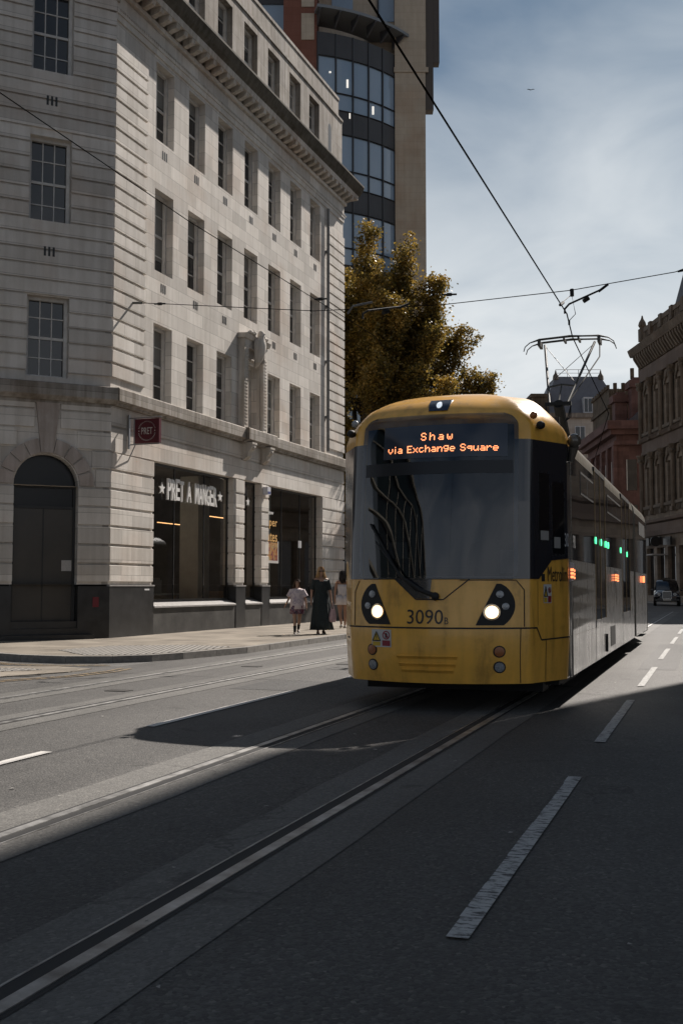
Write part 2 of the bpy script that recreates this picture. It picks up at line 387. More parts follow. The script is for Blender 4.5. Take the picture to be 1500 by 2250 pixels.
M['groove'] = basic('rail_groove_dirt', (0.02, 0.02, 0.02), 0.8)
M['line_white'] = paint_line_mat('worn_white_line', (0.42, 0.42, 0.41), 0.46)
M['line_white_good'] = paint_line_mat('white_line', (0.58, 0.56, 0.53), 0.33)
M['line_yellow'] = paint_line_mat('worn_yellow_line', (0.36, 0.25, 0.12), 0.50)

# ------------------------------------------------------------------ street
RZ = -R_(18.8)                 # street frame: local x to the right of the street, local y along it
def st(n, s, z=0.0):           # street coordinates to world
    return Vector((n*cos(RZ) - s*sin(RZ), n*sin(RZ) + s*cos(RZ), z))
def to_st(x, y):
    return (x*cos(-RZ) - y*sin(-RZ), x*sin(-RZ) + y*cos(-RZ))

g = MB().quad((-500,-300,0),(500,-300,0),(500,900,0),(-500,900,0))
struct(g.build('road', M['asphalt'], rz=RZ))

RAILS = [(-3.55, 1), (-2.11, -1), (-7.90, 1), (-6.46, -1)]   # near track, far track; sign = side of the groove
TB = MB(); RL = MB(); GR = MB()
rg = random.Random(3)
def wavy(x, amp, s0, s1, step=0.7):
    return [(x + rg.uniform(-amp, amp), s) for s in [s0 + i*step for i in range(int((s1-s0)/step)+1)]]
for n0, sg in RAILS:
    l = wavy(n0-0.36, 0.012, -12, 60); r = wavy(n0+0.34, 0.012, -12, 60)
    for i in range(len(l)-1):
        TB.quad((l[i][0],l[i][1],.004),(r[i][0],r[i][1],.004),(r[i+1][0],r[i+1][1],.004),(l[i+1][0],l[i+1][1],.004))
    # running head, groove, keeper lip
    RL.box(n0-0.028, n0+0.035, -12, 60, .004, .012)
    GR.quad((n0+sg*.035,-12,.0075),(n0+sg*.105,-12,.0075),(n0+sg*.105,60,.0075),(n0+sg*.035,60,.0075))
    RL.box(n0+sg*.105, n0+sg*.116, -12, 60, .004, .010)
    GR.quad((n0-sg*.035,-12,.0070),(n0-sg*.06,-12,.0070),(n0-sg*.06,60,.0070),(n0-sg*.035,60,.0070))
struct(TB.build('track_bed', M['trackbed'], rz=RZ))
struct(RL.build('tram_rails', M['rail'], rz=RZ))
struct(GR.build('rail_groove', M['groove'], rz=RZ))

# painted lines
def dash(name, n0, s0, s1, w, mat, n1=None):
    n1 = n0 if n1 is None else n1
    m = MB(); k = max(2, int((s1-s0)/0.25))
    pts = [(n0+(n1-n0)*i/k, s0+(s1-s0)*i/k) for i in range(k+1)]
    for i in range(k):
        j0 = rg.uniform(-.004,.004)
        m.quad((pts[i][0]-w/2+j0,pts[i][1],.009),(pts[i][0]+w/2,pts[i][1],.009),(pts[i+1][0]+w/2,pts[i+1][1],.009),(pts[i+1][0]-w/2+j0,pts[i+1][1],.009))
    return struct(m.build(name, mat, rz=RZ))
for i,(a,b) in enumerate([(4.05,7.68),(9.45,13.05),(14.9,18.5),(20.6,24.1),(26.2,29.8),(31.8,35.4),(37.4,41.0)]):
    dash('lane_marking', -0.93-0.015*i*0.5, a, b, .088, M['line_white'])
for a, b in [(3.4,7.5),(9.15,12.85),(14.9,18.5),(20.6,24.2)]:
    dash('lane_marking', -5.0, a, b, .10, M['line_white_good'])
# give-way style line close to the far kerb rail
struct(MB().quad((-9.9,30,.009),(-9.8,30,.009),(-9.8,12,.009),(-9.9,12,.009)).build('edge_marking', M['line_white'], rz=RZ)) if False else None

# pavement with kerb on the left
kerb_w = [(st(-8.75, s)) for s in (70, 60, 50, 42, 36, 30, 26, 23.4)]
kerb_w = [Vector((p.x, p.y, 0)) for p in kerb_w] + [Vector((x, y, 0)) for x, y in [(-1.85,21.6),(-2.35,20.7),(-2.85,19.8),(-3.3,19.15),(-3.9,18.8),(-4.7,18.78),(-5.6,19.2),(-7.2,20.6),(-9.5,22.6),(-13,25.6),(-20,31.0),(-34,42)]]
back = [Vector((-40, 60, 0)), Vector((-10, 90, 0))]
def rot_local(p):   # world to the street frame, so that the slab pattern runs with the street
    n, s = to_st(p.x, p.y); return (n, s)
KW = 0.14
def offset_in(pts, d):
    out = []
    for i, p in enumerate(pts):
        t = (pts[min(i+1, len(pts)-1)] - pts[max(i-1, 0)]); t.z = 0; t.normalize()
        out.append(p + Vector((t.y, -t.x, 0)) * d)
    return out
inner = offset_in(kerb_w, KW)
pv = MB(); pts = [(*rot_local(p), .12) for p in inner + back]
pv.poly(pts); struct(pv.build('pavement', M['slab'], rz=RZ))
kb = MB()
for i in range(len(kerb_w)-1):
    a, b = rot_local(kerb_w[i]), rot_local(kerb_w[i+1]); c, d = rot_local(inner[i+1]), rot_local(inner[i])
    L_ = sqrt((a[0]-b[0])**2+(a[1]-b[1])**2); k = max(1, int(L_/0.9))
    for j in range(k):
        f0, f1 = j/k + 0.004, (j+1)/k - 0.004
        lp = lambda p, q, f: (p[0]+(q[0]-p[0])*f, p[1]+(q[1]-p[1])*f)
        A, B_, C_, D_ = lp(a,b,f0), lp(a,b,f1), lp(d,c,f1), lp(d,c,f0)
        kb.prism([(*A,-.05),(*B_,-.05),(*C_,-.05),(*D_,-.05)], (0,0,.172))
struct(kb.build('kerb', M['kerb'], rz=RZ))

# blister paving at the crossing, drawn as real studs on slabs
def blister(name, poly, z, mat, pitch=0.085, r=0.026):
    m = MB(); base = [Vector((x, y, 0)) for x, y in poly]
    m.prism([(p.x, p.y, z-.01) for p in base], (0,0,.016))
    xs = [p.x for p in base]; ys = [p.y for p in base]
    def inside(x, y):
        c = False; n = len(base)
        for i in range(n):
            a, b = base[i], base[i-1]
            if (a.y > y) != (b.y > y) and x < (b.x-a.x)*(y-a.y)/(b.y-a.y)+a.x: c = not c
        return c
    x = min(xs)
    while x < max(xs):
        y = min(ys)
        while y < max(ys):
            if inside(x, y):
                k = 6; v = [(x+r*cos(2*pi*i/k), y+r*sin(2*pi*i/k), z+.006) for i in range(k)] + [(x+r*.7*cos(2*pi*i/k), y+r*.7*sin(2*pi*i/k), z+.014) for i in range(k)]
                m.add(v, [(i,(i+1)%k,k+(i+1)%k,k+i) for i in range(k)] + [tuple(range(k,2*k))])
            y += pitch
        x += pitch
    return struct(m.build(name, mat))
M['tactile'] = basic('grey_blister_paving', (0.23, 0.215, 0.195), 0.8, var=0.2, scale=6)
blister('tactile_paving', [(-4.45,19.05),(-3.55,19.12),(-2.75,20.3),(-2.15,21.7),(-3.1,22.35),(-4.6,22.0),(-5.3,20.6)], .121, M['tactile'], 0.11, 0.034)
# level island in the mouth of the side street with its own studs and yellow lines
isl = [(-9.5,15.2),(-6.6,14.9),(-5.1,15.6),(-4.15,16.75),(-3.95,17.4),(-4.6,17.9),(-6.2,18.0),(-9.5,17.6)]
m = MB().prism([(x,y,-.02) for x,y in isl], (0,0,.036)); struct(m.build('side_street_table', M['slab']))
blister('tactile_paving', [(-9.0,16.35),(-5.6,16.5),(-4.65,17.1),(-5.0,17.45),(-9.0,17.3)], .016, M['tactile'], 0.11, 0.034)
def ribbon(name, pts, w, z, mat):
    m = MB(); P = [Vector((x,y,0)) for x,y in pts]
    for i in range(len(P)-1):
        t0 = (P[min(i+1,len(P)-1)]-P[max(i-1,0)]).normalized(); t1 = (P[min(i+2,len(P)-1)]-P[i]).normalized()
        n0 = Vector((-t0.y,t0.x,0))*w/2; n1 = Vector((-t1.y,t1.x,0))*w/2
        a,b,c,d = P[i]-n0, P[i]+n0, P[i+1]+n1, P[i+1]-n1
        m.quad((a.x,a.y,z),(d.x,d.y,z),(c.x,c.y,z),(b.x,b.y,z))
    return struct(m.build(name, mat))
ribbon('yellow_line', [(-9.5,14.6),(-6.4,14.45),(-4.9,15.1),(-4.0,16.1),(-3.6,17.0),(-3.5,17.6)], .075, .009, M['line_yellow'])
ribbon('yellow_line', [(-9.5,14.42),(-6.3,14.27),(-4.8,14.95),(-3.85,16.0),(-3.45,16.9),(-3.35,17.5)], .075, .009, M['line_yellow'])
ribbon('yellow_line', [(-9.4,21.6),(-7.0,19.95),(-5.5,18.55),(-4.7,18.25),(-3.9,18.35)], .075, .009, M['line_yellow'])
ribbon('yellow_line', [(-9.4,21.35),(-7.0,19.7),(-5.5,18.36),(-4.7,18.08),(-3.8,18.16)], .075, .009, M['line_yellow'])
# small iron covers in the road
M['iron'] = basic('cast_iron_cover', (0.05,0.048,0.045), 0.6, metal=0.5, var=0.3, scale=20, bump=0.4, bscale=60)
for n0, s0, w, h in [(-9.6,13.8,.35,.3),(-7.1,12.2,.3,.2),(-7.2,16.6,.3,.2),(-5.9,17.6,.3,.25),(-1.9,14.6,.25,.2)]:
    c = st(n0, s0); m = MB().box(-w/2,w/2,-h/2,h/2,0.0,.007)
    o = m.build('iron_cover', M['iron'], loc=(c.x,c.y,0.0), rz=RZ); struct(o)

M['patch'] = asphalt_mat('asphalt_repair', (0.050, 0.049, 0.048), 0.8)
M['patch_pale'] = asphalt_mat('pale_asphalt_repair', (0.10, 0.097, 0.092), 0.8)
for n0, n1, s0, s1, mt in [(-5.9,-4.7,12.9,14.2,'patch'),(-9.9,-9.2,15.8,20,'patch_pale'),(-1.2,-.6,18,26,'patch'),(1.0,2.6,14,24,'patch_pale')]:
    e_ = []; k = 10
    for (xa,ya),(xb,yb) in [((n0,s0),(n1,s0)),((n1,s0),(n1,s1)),((n1,s1),(n0,s1)),((n0,s1),(n0,s0))]:
        for q in range(k): e_.append((xa+(xb-xa)*q/k+rg.uniform(-.015,.015), ya+(yb-ya)*q/k+rg.uniform(-.015,.015), .0030))
    struct(MB().poly(e_).build('road_patch', M[mt], rz=RZ))
lm = MB()
for i in range(70):
    n0 = rg.uniform(-8.6,1.2); s0 = rg.uniform(3.2,26); r = rg.uniform(.008,.02); a0 = rg.uniform(0,6.28)
    lm.add([(n0+r*cos(a0+q*1.57)*rg.uniform(.6,1.3), s0+r*sin(a0+q*1.57)*rg.uniform(.6,1.3), .008+rg.uniform(0,.008)) for q in range(4)], [(0,1,2,3)])
o_ = lm.build('road_grit', basic('pale_grit', (0.30,.29,.27), .8), rz=RZ); tag(o_, 'scattered pale grit, gum and litter specks on the asphalt', 'litter', kind='stuff')

# ------------------------------------------------------------------ the stone corner building
FA = R_(90-20.35)
BO = Vector((-5.439, 25.486, 0.12))
bld = empty('stone_building', BO, FA, 'pale stone corner building with sash windows above a glazed shop front', 'building')
def B(mb, name, mat, smooth=None): return mb.build(name, mat, bld, smooth=smooth)
def BS(mb, name, mat, smooth=None): return build_split(mb, name, mat, bld, smooth=smooth)
LEN = 15.8; DEP = 0.24
CH = R_(26.5) - FA         # chamfer frame relative to building frame
CHL = 2.95                 # chamfer length
def ch(x, y, z):           # chamfer coords (x<=0 to the left of the corner, y inward) to building frame
    return (x*cos(CH) - y*sin(CH), x*sin(CH) + y*cos(CH), z)
class CMB(MB):
    """same shapes, written in the chamfer's own frame"""
    def tobld(self):
        self.v = [ch(*p) for p in self.v]; return self
COLS = [1.95+1.76*k for k in range(7)]; OW = 0.95
FLO = [(5.87,7.88),(9.25,11.38),(12.68,14.72)]
open_right = [(x, x+OW, z0, z1) for x in COLS for z0, z1 in FLO]
shop_open = [(2.0,6.65,.67,4.36),(7.3,8.5,.67,4.36),(9.05,13.6,.67,4.36)]

def wall_grid(mb, x0, x1, z0, z1, ops, depth, y=0.0):
    xs = sorted({x0, x1, *[o[0] for o in ops], *[o[1] for o in ops]}); zs = sorted({z0, z1, *[o[2] for o in ops], *[o[3] for o in ops]})
    for i in range(len(xs)-1):
        for j in range(len(zs)-1):
            cx, cz = (xs[i]+xs[i+1])/2, (zs[j]+zs[j+1])/2
            if any(o[0]<cx<o[1] and o[2]<cz<o[3] for o in ops): continue
            mb.quad((xs[i],y,zs[j]),(xs[i+1],y,zs[j]),(xs[i+1],y,zs[j+1]),(xs[i],y,zs[j+1]))
    for a,b,c,d in ops:
        mb.quad((a,y,c),(a,y,d),(a,y+depth,d),(a,y+depth,c)); mb.quad((b,y,d),(b,y,c),(b,y+depth,c),(b,y+depth,d))
        mb.quad((a,y,d),(b,y,d),(b,y+depth,d),(a,y+depth,d)); mb.quad((b,y,c),(a,y,c),(a,y+depth,c),(b,y+depth,c))

# street front wall, upper storeys and shop storey
w = MB(); wall_grid(w, 0, LEN, 4.36, 15.0, open_right, 0.34); wall_grid(w, 0, LEN, 1.24, 4.36, [(a,b,1.24,4.36) for a,b,_,_ in shop_open], 0.34)
B(w, 'street_wall', M['stone'])
# body of the building behind the fronts (upper floors solid, shop floor hollow)
core = MB()
bx = [(0.05,0.36),(LEN-0.02,0.36),(LEN-0.02,11.5),(-6,11.5),(-4.6,1.9)]
cl = ch(-CHL, 0.4, 0)
core.prism([(0.12,0.36,4.55),(LEN-.03,0.36,4.55),(LEN-.03,13,4.55),(-9,13,4.55),(-9,cl[1]+.4,4.55),(cl[0],cl[1]+.0,4.55)], (0,0,10.9))
B(core, 'building_core', M['stone_plain'])
e = MB(); e.quad((LEN,0,0),(LEN,13,0),(LEN,13,15.0),(LEN,0,15.0)); B(e, 'end_wall', M['stone'])

# rusticated piers: courses standing proud with a sunk joint between
rust = MB(); rg2 = random.Random(11)
def courses(mb, x0, x1, z0, z1, h, proud=0.05, gap=0.055, wrapL=0.0, wrapR=0.0):
    n = int(round((z1-z0)/h)); h = (z1-z0)/n
    for i in range(n):
        a = z0+i*h+gap/2; b = z0+(i+1)*h-gap/2
        mb.add([(x0-wrapL,-.0,a),(x0-wrapL,-proud+.012,a),(x0+.012-wrapL,-proud,a+.01),(x1+wrapR-.012,-proud,a+.01),(x1+wrapR,-proud+.012,a),(x1+wrapR,-.0,a),
                (x0-wrapL,-.0,b),(x0-wrapL,-proud+.012,b),(x0+.012-wrapL,-proud,b-.01),(x1+wrapR-.012,-proud,b-.01),(x1+wrapR,-proud+.012,b),(x1+wrapR,-.0,b)],
               [(0,1,7,6),(1,2,8,7),(2,3,9,8),(3,4,10,9),(4,5,11,10),(6,7,8,9,10,11),(5,4,3,2,1,0)])
courses(rust, 0.0, 1.5, 6.1, 14.3, 0.357)
courses(rust, 14.25, LEN, 6.1, 14.3, 0.357, wrapR=0.05)
courses(rust, 0.0, 2.0, 1.28, 4.36, 0.44, proud=0.05)
for a, b in [(6.70,7.30),(8.5,9.05)]: courses(rust, a, b, 1.28, 4.36, 0.44, proud=0.04, wrapL=.0, wrapR=.0)
courses(rust, 13.6, LEN, 1.28, 4.36, 0.44, proud=0.05, wrapR=.05)
BS(rust, 'rusticated_pier', M['stone'])
# return faces inside the shop openings, coursed as well
ret = MB()
for x in (6.65, 8.5, 13.6):
    n = 7; h = (4.36-1.28)/n
    for i in range(n): ret.box(x-.03, x+.01, .0, .30, 1.28+i*h+.028, 1.28+(i+1)*h-.028)
BS(ret, 'pier_return', M['stone'])

# black granite base
gr = MB()
for a, b in [(-.02,2.0),(6.68,7.32),(8.48,9.07),(13.6,LEN+.04)]: gr.box(a, b, -.07, .33, -.15, 1.20)
BS(gr, 'granite_plinth', M['granite'])
gc = MB()
for a, b in [(-.04,2.02),(6.66,7.34),(8.46,9.09),(13.58,LEN+.06)]: gc.box(a, b, -.085, .0, 1.20, 1.235)
BS(gc, 'plinth_cap', M['sill'])
gd = MB()
for a, b, _, _ in shop_open: gd.box(a+.002, b-.002, -.055, .34, -.15, .66)
BS(gd, 'stall_riser', M['granite_dusty'])
sl = MB()
for a, b, _, _ in shop_open:
    sl.prism([(a+.003,-.10,.66),(a+.003,.27,.66),(a+.003,.27,.845),(a+.003,-.10,.70)], (b-a-.006,0,0))
BS(sl, 'shop_sill', M['sill'])

# lintel band, string ledge, step forward over the middle
lb = MB(); lb.box(-.0, LEN+.02, -.035, .0, 4.362, 4.93); lb.box(-.0, LEN+.02, -.03, .0, 4.99, 5.44)
B(lb, 'lintel_band', M['stone'])
ld = MB()
def ledge(mb, x0, x1, p, z0=5.46, z1=5.86):
    mb.prism([(x0,0.0,z0),(x0,-p*.55,z0),(x0,-p*.6,z0+.05),(x0,-p,z0+.09),(x0,-p,z1-.03),(x0,-p+.03,z1),(x0,0.0,z1+.03)], (x1-x0,0,0))
ledge(ld, 0.0, 6.93, .26); ledge(ld, 6.93, 8.98, .36, 5.44, 5.87); ledge(ld, 8.98, LEN+.2, .26)
B(ld, 'string_ledge', M['stone_grimy'])
cb_ = MB()
for x in (7.15, 8.45):
    prof = [(0,5.44),(-.34,5.44),(-.35,5.34),(-.30,5.26),(-.22,5.18),(-.20,5.05),(-.10,4.97),(0,4.93)]
    cb_.prism([(x, y, z) for y, z in prof], (.26,0,0)); cb_.box(x-.03, x+.29, -.37, 0, 5.40, 5.455)
    cb_.sphere((x+.13,-.31,5.30), .075, 10, 6)
BS(cb_, 'corbel', M['stone_plain'])

# entablature: architrave, frieze, modillions, corona, gutter
en = MB()
en.box(0, LEN+.02, -.04, 0, 14.86, 15.02); en.box(0, LEN+.03, -.07, 0, 15.02, 15.18)
en.box(0, LEN+.03, -.03, .2, 15.18, 15.52)
en.box(0, LEN+.10, -.12, .2, 15.52, 15.64)
B(en, 'frieze', M['stone'])
x = .1; dent = MB()
while x < LEN+.1:
    dent.box(x, x+.05, -.085, -.07, 15.10, 15.15); x += .1
B(dent, 'bead_moulding', M['stone_plain'])['kind'] = 'stuff'
mod = MB(); x = .15
while x < LEN+.25:
    mod.prism([(x,-.12,15.64),(x,-.16,15.62),(x,-.40,15.70),(x,-.42,15.78),(x,-.42,15.82),(x,-.12,15.82)], (.17,0,0)); x += .42
B(mod, 'modillion', M['stone_plain'])
co = MB(); co.prism([(-.1,.3,15.82),(-.1,-.44,15.82),(-.1,-.46,15.98),(-.1,.3,15.98)], (LEN+.55,0,0))
B(co, 'corona', M['stone_plain'])
gu = MB(); gu.prism([(-.1,.3,15.98),(-.1,-.46,15.98),(-.1,-.56,16.10),(-.1,-.66,16.30),(-.1,-.66,16.36),(-.1,.3,16.42)], (LEN+.66,0,0))
B(gu, 'gutter_moulding', M['stone_soot'])

# attic storey, set back
at = MB(); AY = 0.04
att_open = [(x+.0, x+OW, 16.5, 18.45) for x in COLS]
wall_grid(at, -.6, LEN+.0, 15.9, 18.75, att_open, .34, AY)
at.box(-.6, LEN+.0, AY+.36, 12, 15.9, 18.74)
B(at, 'attic_wall', M['stone_grimy'])
pa = MB(); pa.box(-.6, LEN+.02, AY-.04, AY+.3, 18.76, 18.84); pa.box(-.6, LEN-.35, AY+.01, 12, 18.84, 19.45); pa.box(-.6, LEN-.33, AY-.02, 12, 19.45, 19.56)
B(pa, 'parapet', M['stone_grimy'])
ni = MB(); nx = 14.35
pts = [(nx,AY-.004,16.4),(nx+.3,AY-.004,16.4)] + [(nx+.15+.15*cos(a),AY-.004,18.0+.18*sin(a)) for a in [pi*i/8 for i in range(9)]]
ni.poly(pts); B(ni, 'niche', M['dark'])

# sash windows
def sash(name, w, h, ncol, nrow, mb_parent, loc, frame_mat=None):
    f = MB(); fw = .075
    f.box(0, fw, -.05, .09, 0, h); f.box(w-fw, w, -.05, .09, 0, h); f.box(fw, w-fw, -.05, .09, h-fw, h); f.box(fw, w-fw, 0, .09, 0, .07)
    f.box(fw, w-fw, .012, .085, h/2-.03, h/2+.03)
    for i in range(1, ncol):
        xx = fw+(w-2*fw)*i/ncol; f.box(xx-.013, xx+.013, .02, .06, .07, h/2-.03); f.box(xx-.013, xx+.013, .022, .058, h/2+.03, h-fw)
    for j in range(1, nrow):
        if j*2 == nrow: continue
        zz = h*j/nrow; f.box(fw, w-fw, .024, .056, zz-.013, zz+.013)
    o = f.build(name, frame_mat or M['frame'], mb_parent, loc)
    p = MB(); p.box(fw*.9, w-fw*.9, .045, .052, .05, h-fw*.9)
    p.build('pane', M['pane'], o)
    return o
protos = {}
for fi, (z0, z1) in enumerate(FLO + [(16.5, 18.45)]):
    for k, x in enumerate(COLS):
        yy = DEP if fi < 3 else AY + DEP
        if k == 0: protos[fi] = sash('sash_window', OW, z1-z0, 2, 4, bld, (x, yy, z0))
        else: child_copy(protos[fi], bld, (x, yy, z0))
M['blind_in'] = basic('drawn_roller_blind', (0.20,0.19,0.17), .8, var=.1)
rbl = random.Random(21)
for o_ in [c for c in bpy.data.objects if c.parent is bld and c.name.startswith('sash_window')]:
    if rbl.random() < .55:
        hz0 = max(v.co.z for v in o_.data.vertices); dz_ = hz0*rbl.choice([.2,.3,.45,.5,.8])
        MB().box(.06, OW-.06, .040, .0445, hz0-dz_, hz0-.06).build('blind', M['blind_in'], o_)
# vents below the windows
def vent(parent, loc, rz=0):
    v = MB()
    for i in range(3): v.box(-.13+i*.10, -.08+i*.10, -.006, .0, -.11, .11)
    v.quad((-.17,-.003,-.14),(.17,-.003,-.14),(.17,-.003,.14),(-.17,-.003,.14)) if False else None
    o = v.build('air_vent', M['dark'], parent, loc); o.rotation_euler = (0,0,rz); return o
for x in COLS:
    for z in (8.86, 12.37):
        if x == COLS[3] and z < 10: continue
        vent(bld, (x+OW/2, 0, z))
# rainwater pipe
dp = MB(); dp.tube([(14.02,-.09,6.0),(14.02,-.09,14.8)], .055, 10)
for z in (7.2, 9.2, 11.2, 13.2): dp.box(13.94, 14.10, -.10, 0, z, z+.06)
BS(dp, 'rainwater_pipe', basic('grey_painted_iron', (0.17,0.17,0.17), .6, var=.2))

# aedicule round the middle first floor window with a carved bird
ae = MB(); X0 = COLS[3]; 
ae.box(X0-.34, X0-.06, -.20, 0, 5.87, 8.30); ae.box(X0+OW+.06, X0+OW+.34, -.20, 0, 5.87, 8.30)
ae.box(X0-.06, X0, -.10, 0, 5.87, 8.05); ae.box(X0+OW, X0+OW+.06, -.10, 0, 5.87, 8.05)
ae.box(X0-.34, X0+OW+.34, -.20, 0, 8.30, 8.55); ae.box(X0-.06, X0+OW+.06, -.12, 0, 8.0, 8.30)
ae.prism([(X0-.42,0,8.55),(X0-.42,-.24,8.55),(X0-.42,-.30,8.68),(X0-.42,0,8.70)], (OW+.84,0,0))
z = 6.0
while z < 8.1:
    ae.box(X0+OW+.12, X0+OW+.28, -.215, -.2, z, z+.05); ae.box(X0-.28, X0-.12, -.215, -.2, z, z+.05); z += .10
B(ae, 'window_surround', M['stone_plain'])
bd = MB(); bxx = X0+OW/2-.05
rings = []
for zc, rx, ry, yc in [(7.78,.03,.05,-.20),(7.86,.09,.09,-.24),(8.02,.15,.13,-.30),(8.22,.19,.17,-.34),(8.42,.20,.18,-.36),(8.58,.16,.15,-.36),(8.68,.10,.11,-.37),(8.76,.11,.12,-.38),(8.84,.09,.10,-.38),(8.90,.03,.04,-.38)]:
    rings.append([(bxx+rx*cos(2*pi*k/14), yc+ry*sin(2*pi*k/14), zc) for k in range(14)])
bd.loft(rings)
for sx in (-1, 1):     # folded wings and swags to either side
    bd.loft([[(bxx+sx*(.14+.05*cos(2*pi*k/8)), -.34+.13*sin(2*pi*k/8), zc) if False else (bxx+sx*(cx+wx*cos(2*pi*k/8)), -.33+.10*sin(2*pi*k/8), zc) for k in range(8)] for zc, cx, wx in [(7.9,.12,.02),(8.05,.15,.05),(8.3,.19,.06),(8.5,.20,.06),(8.62,.15,.03)]])
    bd.tube([(bxx+sx*.18,-.26,8.62),(bxx+sx*.35,-.28,8.76),(bxx+sx*.55,-.27,8.76),(bxx+sx*.68,-.24,8.70)], [.05,.06,.06,.03], 8)
    for q in range(4): bd.sphere((bxx+sx*(.26+q*.11),-.30,8.76+.03*sin(q*2)), .055, 8, 6)
bd.prism([(bxx-.03,-.46,8.80),(bxx+.03,-.46,8.80),(bxx+.0,-.53,8.74)], (0,.02,.05))
B(bd, 'carved_bird', M['stone_plain'], 50)

# ---------------- chamfered corner with the arched door
def CB(mb, name, mat, smooth=None):
    mb.v = [ch(*p) for p in mb.v]
    return build_split(mb, name, mat, bld, smooth=smooth) if name in ('rusticated_corner','granite_plinth') else mb.build(name, mat, bld, smooth=smooth)
cw = MB(); cwin = [(-1.96,-1.0,z0,z1) for z0,z1 in [(6.0,7.88),(9.56,11.65),(13.15,15.25)]]
wall_grid(cw, -CHL, 0, 5.4, 16.5, cwin, .3)
DX0, DX1, SPR = -2.17, -.72, 3.5; DCX = (DX0+DX1)/2; DR = (DX1-DX0)/2
wall_grid(cw, -CHL, 0, 1.24, SPR, [(DX0,DX1,1.24,SPR)], .3)
NA = 24
arch = [(DCX+DR*cos(pi*i/NA), SPR+DR*sin(pi*i/NA)) for i in range(NA+1)]
top = 5.4
for i in range(NA):
    (xa,za),(xb,zb) = arch[i], arch[i+1]
    cw.quad((xa,0,za),(xa,0,top),(xb,0,top),(xb,0,zb)); cw.quad((xa,0,za),(xb,0,zb),(xb,.3,zb),(xa,.3,za))
cw.quad((DX1,0,SPR),(0,0,SPR),(0,0,top),(DX1,0,top)); cw.quad((-CHL,0,SPR),(DX0,0,SPR),(DX0,0,top),(-CHL,0,top))
CB(cw, 'chamfer_wall', M['stone'])
cr_ = MB()
n = int(round((14.3-6.1)/.357)); h = (14.3-6.1)/n
k = 0; z = 6.1 - 0*h
zz_ = 6.1
while zz_ < 16.2:
    a, b = zz_+.0275, zz_+h-.0275; mid = (a+b)/2
    hit = [o for o in cwin if o[2]-.02 < mid < o[3]+.02]
    segs = [(-CHL,0.0)] if not hit else [(-CHL,-1.96),(-1.0,0.0)]
    for s0, s1 in segs:
        cr_.box(s0, s1 if s1 < 0 else 0.02, -.05, 0, a, b)
    zz_ += h
zz_ = 1.28; h2 = .44
while zz_ < 5.3:
    a, b = zz_+.0275, zz_+h2-.0275
    zm = (a+b)/2
    if b < SPR+.02: xr, xl = DX1, DX0
    else:
        q = 1.12; dz = max(0, a-SPR)
        wq = sqrt(max(0, q*q-dz*dz)) if dz < q else .12
        xr, xl = DCX+max(wq, .30), DCX-max(wq, .30)
    cr_.box(xr, .02, -.05, 0, a, min(b,5.40)); cr_.box(-CHL, xl, -.05, 0, a, min(b,5.40))
    zz_ += h2
CB(cr_, 'rusticated_corner', M['stone'])
vo = MB(); nv = 9
for i in range(nv):
    t0, t1 = pi*i/nv+.02, pi*(i+1)/nv-.02
    r1 = 1.08 if i != 4 else 1.85; r0 = DR+.03; pr = .052 if i != 4 else .07
    if i == 4:
        pts = [(DCX-.14,-pr,SPR+DR+.02),(DCX+.14,-pr,SPR+DR+.02),(DCX+.27,-pr,5.40),(DCX-.27,-pr,5.40)]
    else:
        ts = [t0+(t1-t0)*j/4 for j in range(5)]
        pts = [(DCX+r0*cos(t),-pr,SPR+r0*sin(t)) for t in ts][::-1] + [(DCX+r1*cos(t),-pr,SPR+r1*sin(t)) for t in ts]
        pts = pts[::-1]
    vo.prism(pts, (0,pr,0))
CB(vo, 'voussoir', stone_mat('pinkish_arch_stone', (0.50,0.44,0.405), 3.0, 3.0, .5, stain=.6))
cl_ = MB(); cl_.prism([(-CHL-.1,0.0,5.46),(-CHL-.1,-.14,5.46),(-CHL-.1,-.26,5.55),(-CHL-.1,-.26,5.83),(-CHL-.1,0.0,5.89)], (CHL+.22,0,0))
cl_.box(-CHL,.0,-.06,0,5.38,5.46); CB(cl_, 'corner_ledge', M['stone_grimy'])
cg = MB(); cg.box(DX1+.02,.03,-.07,.33,-.15,1.20); cg.box(-CHL,DX0-.02,-.07,.33,-.15,1.20); CB(cg, 'granite_plinth', M['granite'])
cs = MB(); cs.box(DX0-.35,DX1+.35,-.32,.3,-.15,.10); cs.box(DX0-.15,DX1+.15,-.06,.3,.10,.24); cs.box(DX0-.02,DX1+.02,.02,.5,.24,.40); CB(cs, 'door_step', M['granite'])
# door: dark double leaves under a glass transom and a black fanlight
dr = MB(); dr.box(DX0,DX1,.26,.30,.40,2.98); CB(dr, 'door', basic('brown_metal_door', (0.045,0.038,0.030), .35, var=.25, scale=1.2, spec=.6))
df = MB(); df.box(DCX-.012,DCX+.012,.245,.26,.40,2.98); df.box(DX0,DX0+.06,.22,.30,.40,3.5); df.box(DX1-.06,DX1,.22,.30,.40,3.5); df.box(DX0,DX1,.23,.30,2.98,3.04); df.box(DX0,DX1,.23,.30,3.46,3.50)
CB(df, 'door_frame', M['dark'])
fl = MB(); fl.poly([(x,.28,z) for x,z in arch] ); fl.quad((DX0,.28,3.04),(DX1,.28,3.04),(DX1,.28,3.46),(DX0,.28,3.46)); CB(fl, 'fanlight', basic('black_fanlight_glass', (0.010,0.010,0.011), .25, spec=.35))
nt = MB(); nt.box(-1.02,-.79,.238,.244,1.55,1.80); nt.box(-1.00,-.81,.236,.238,1.74,1.78)
CB(nt, 'paper_notice', basic('weathered_white_paper', (0.42,0.40,0.38), .7, var=.15, scale=30))
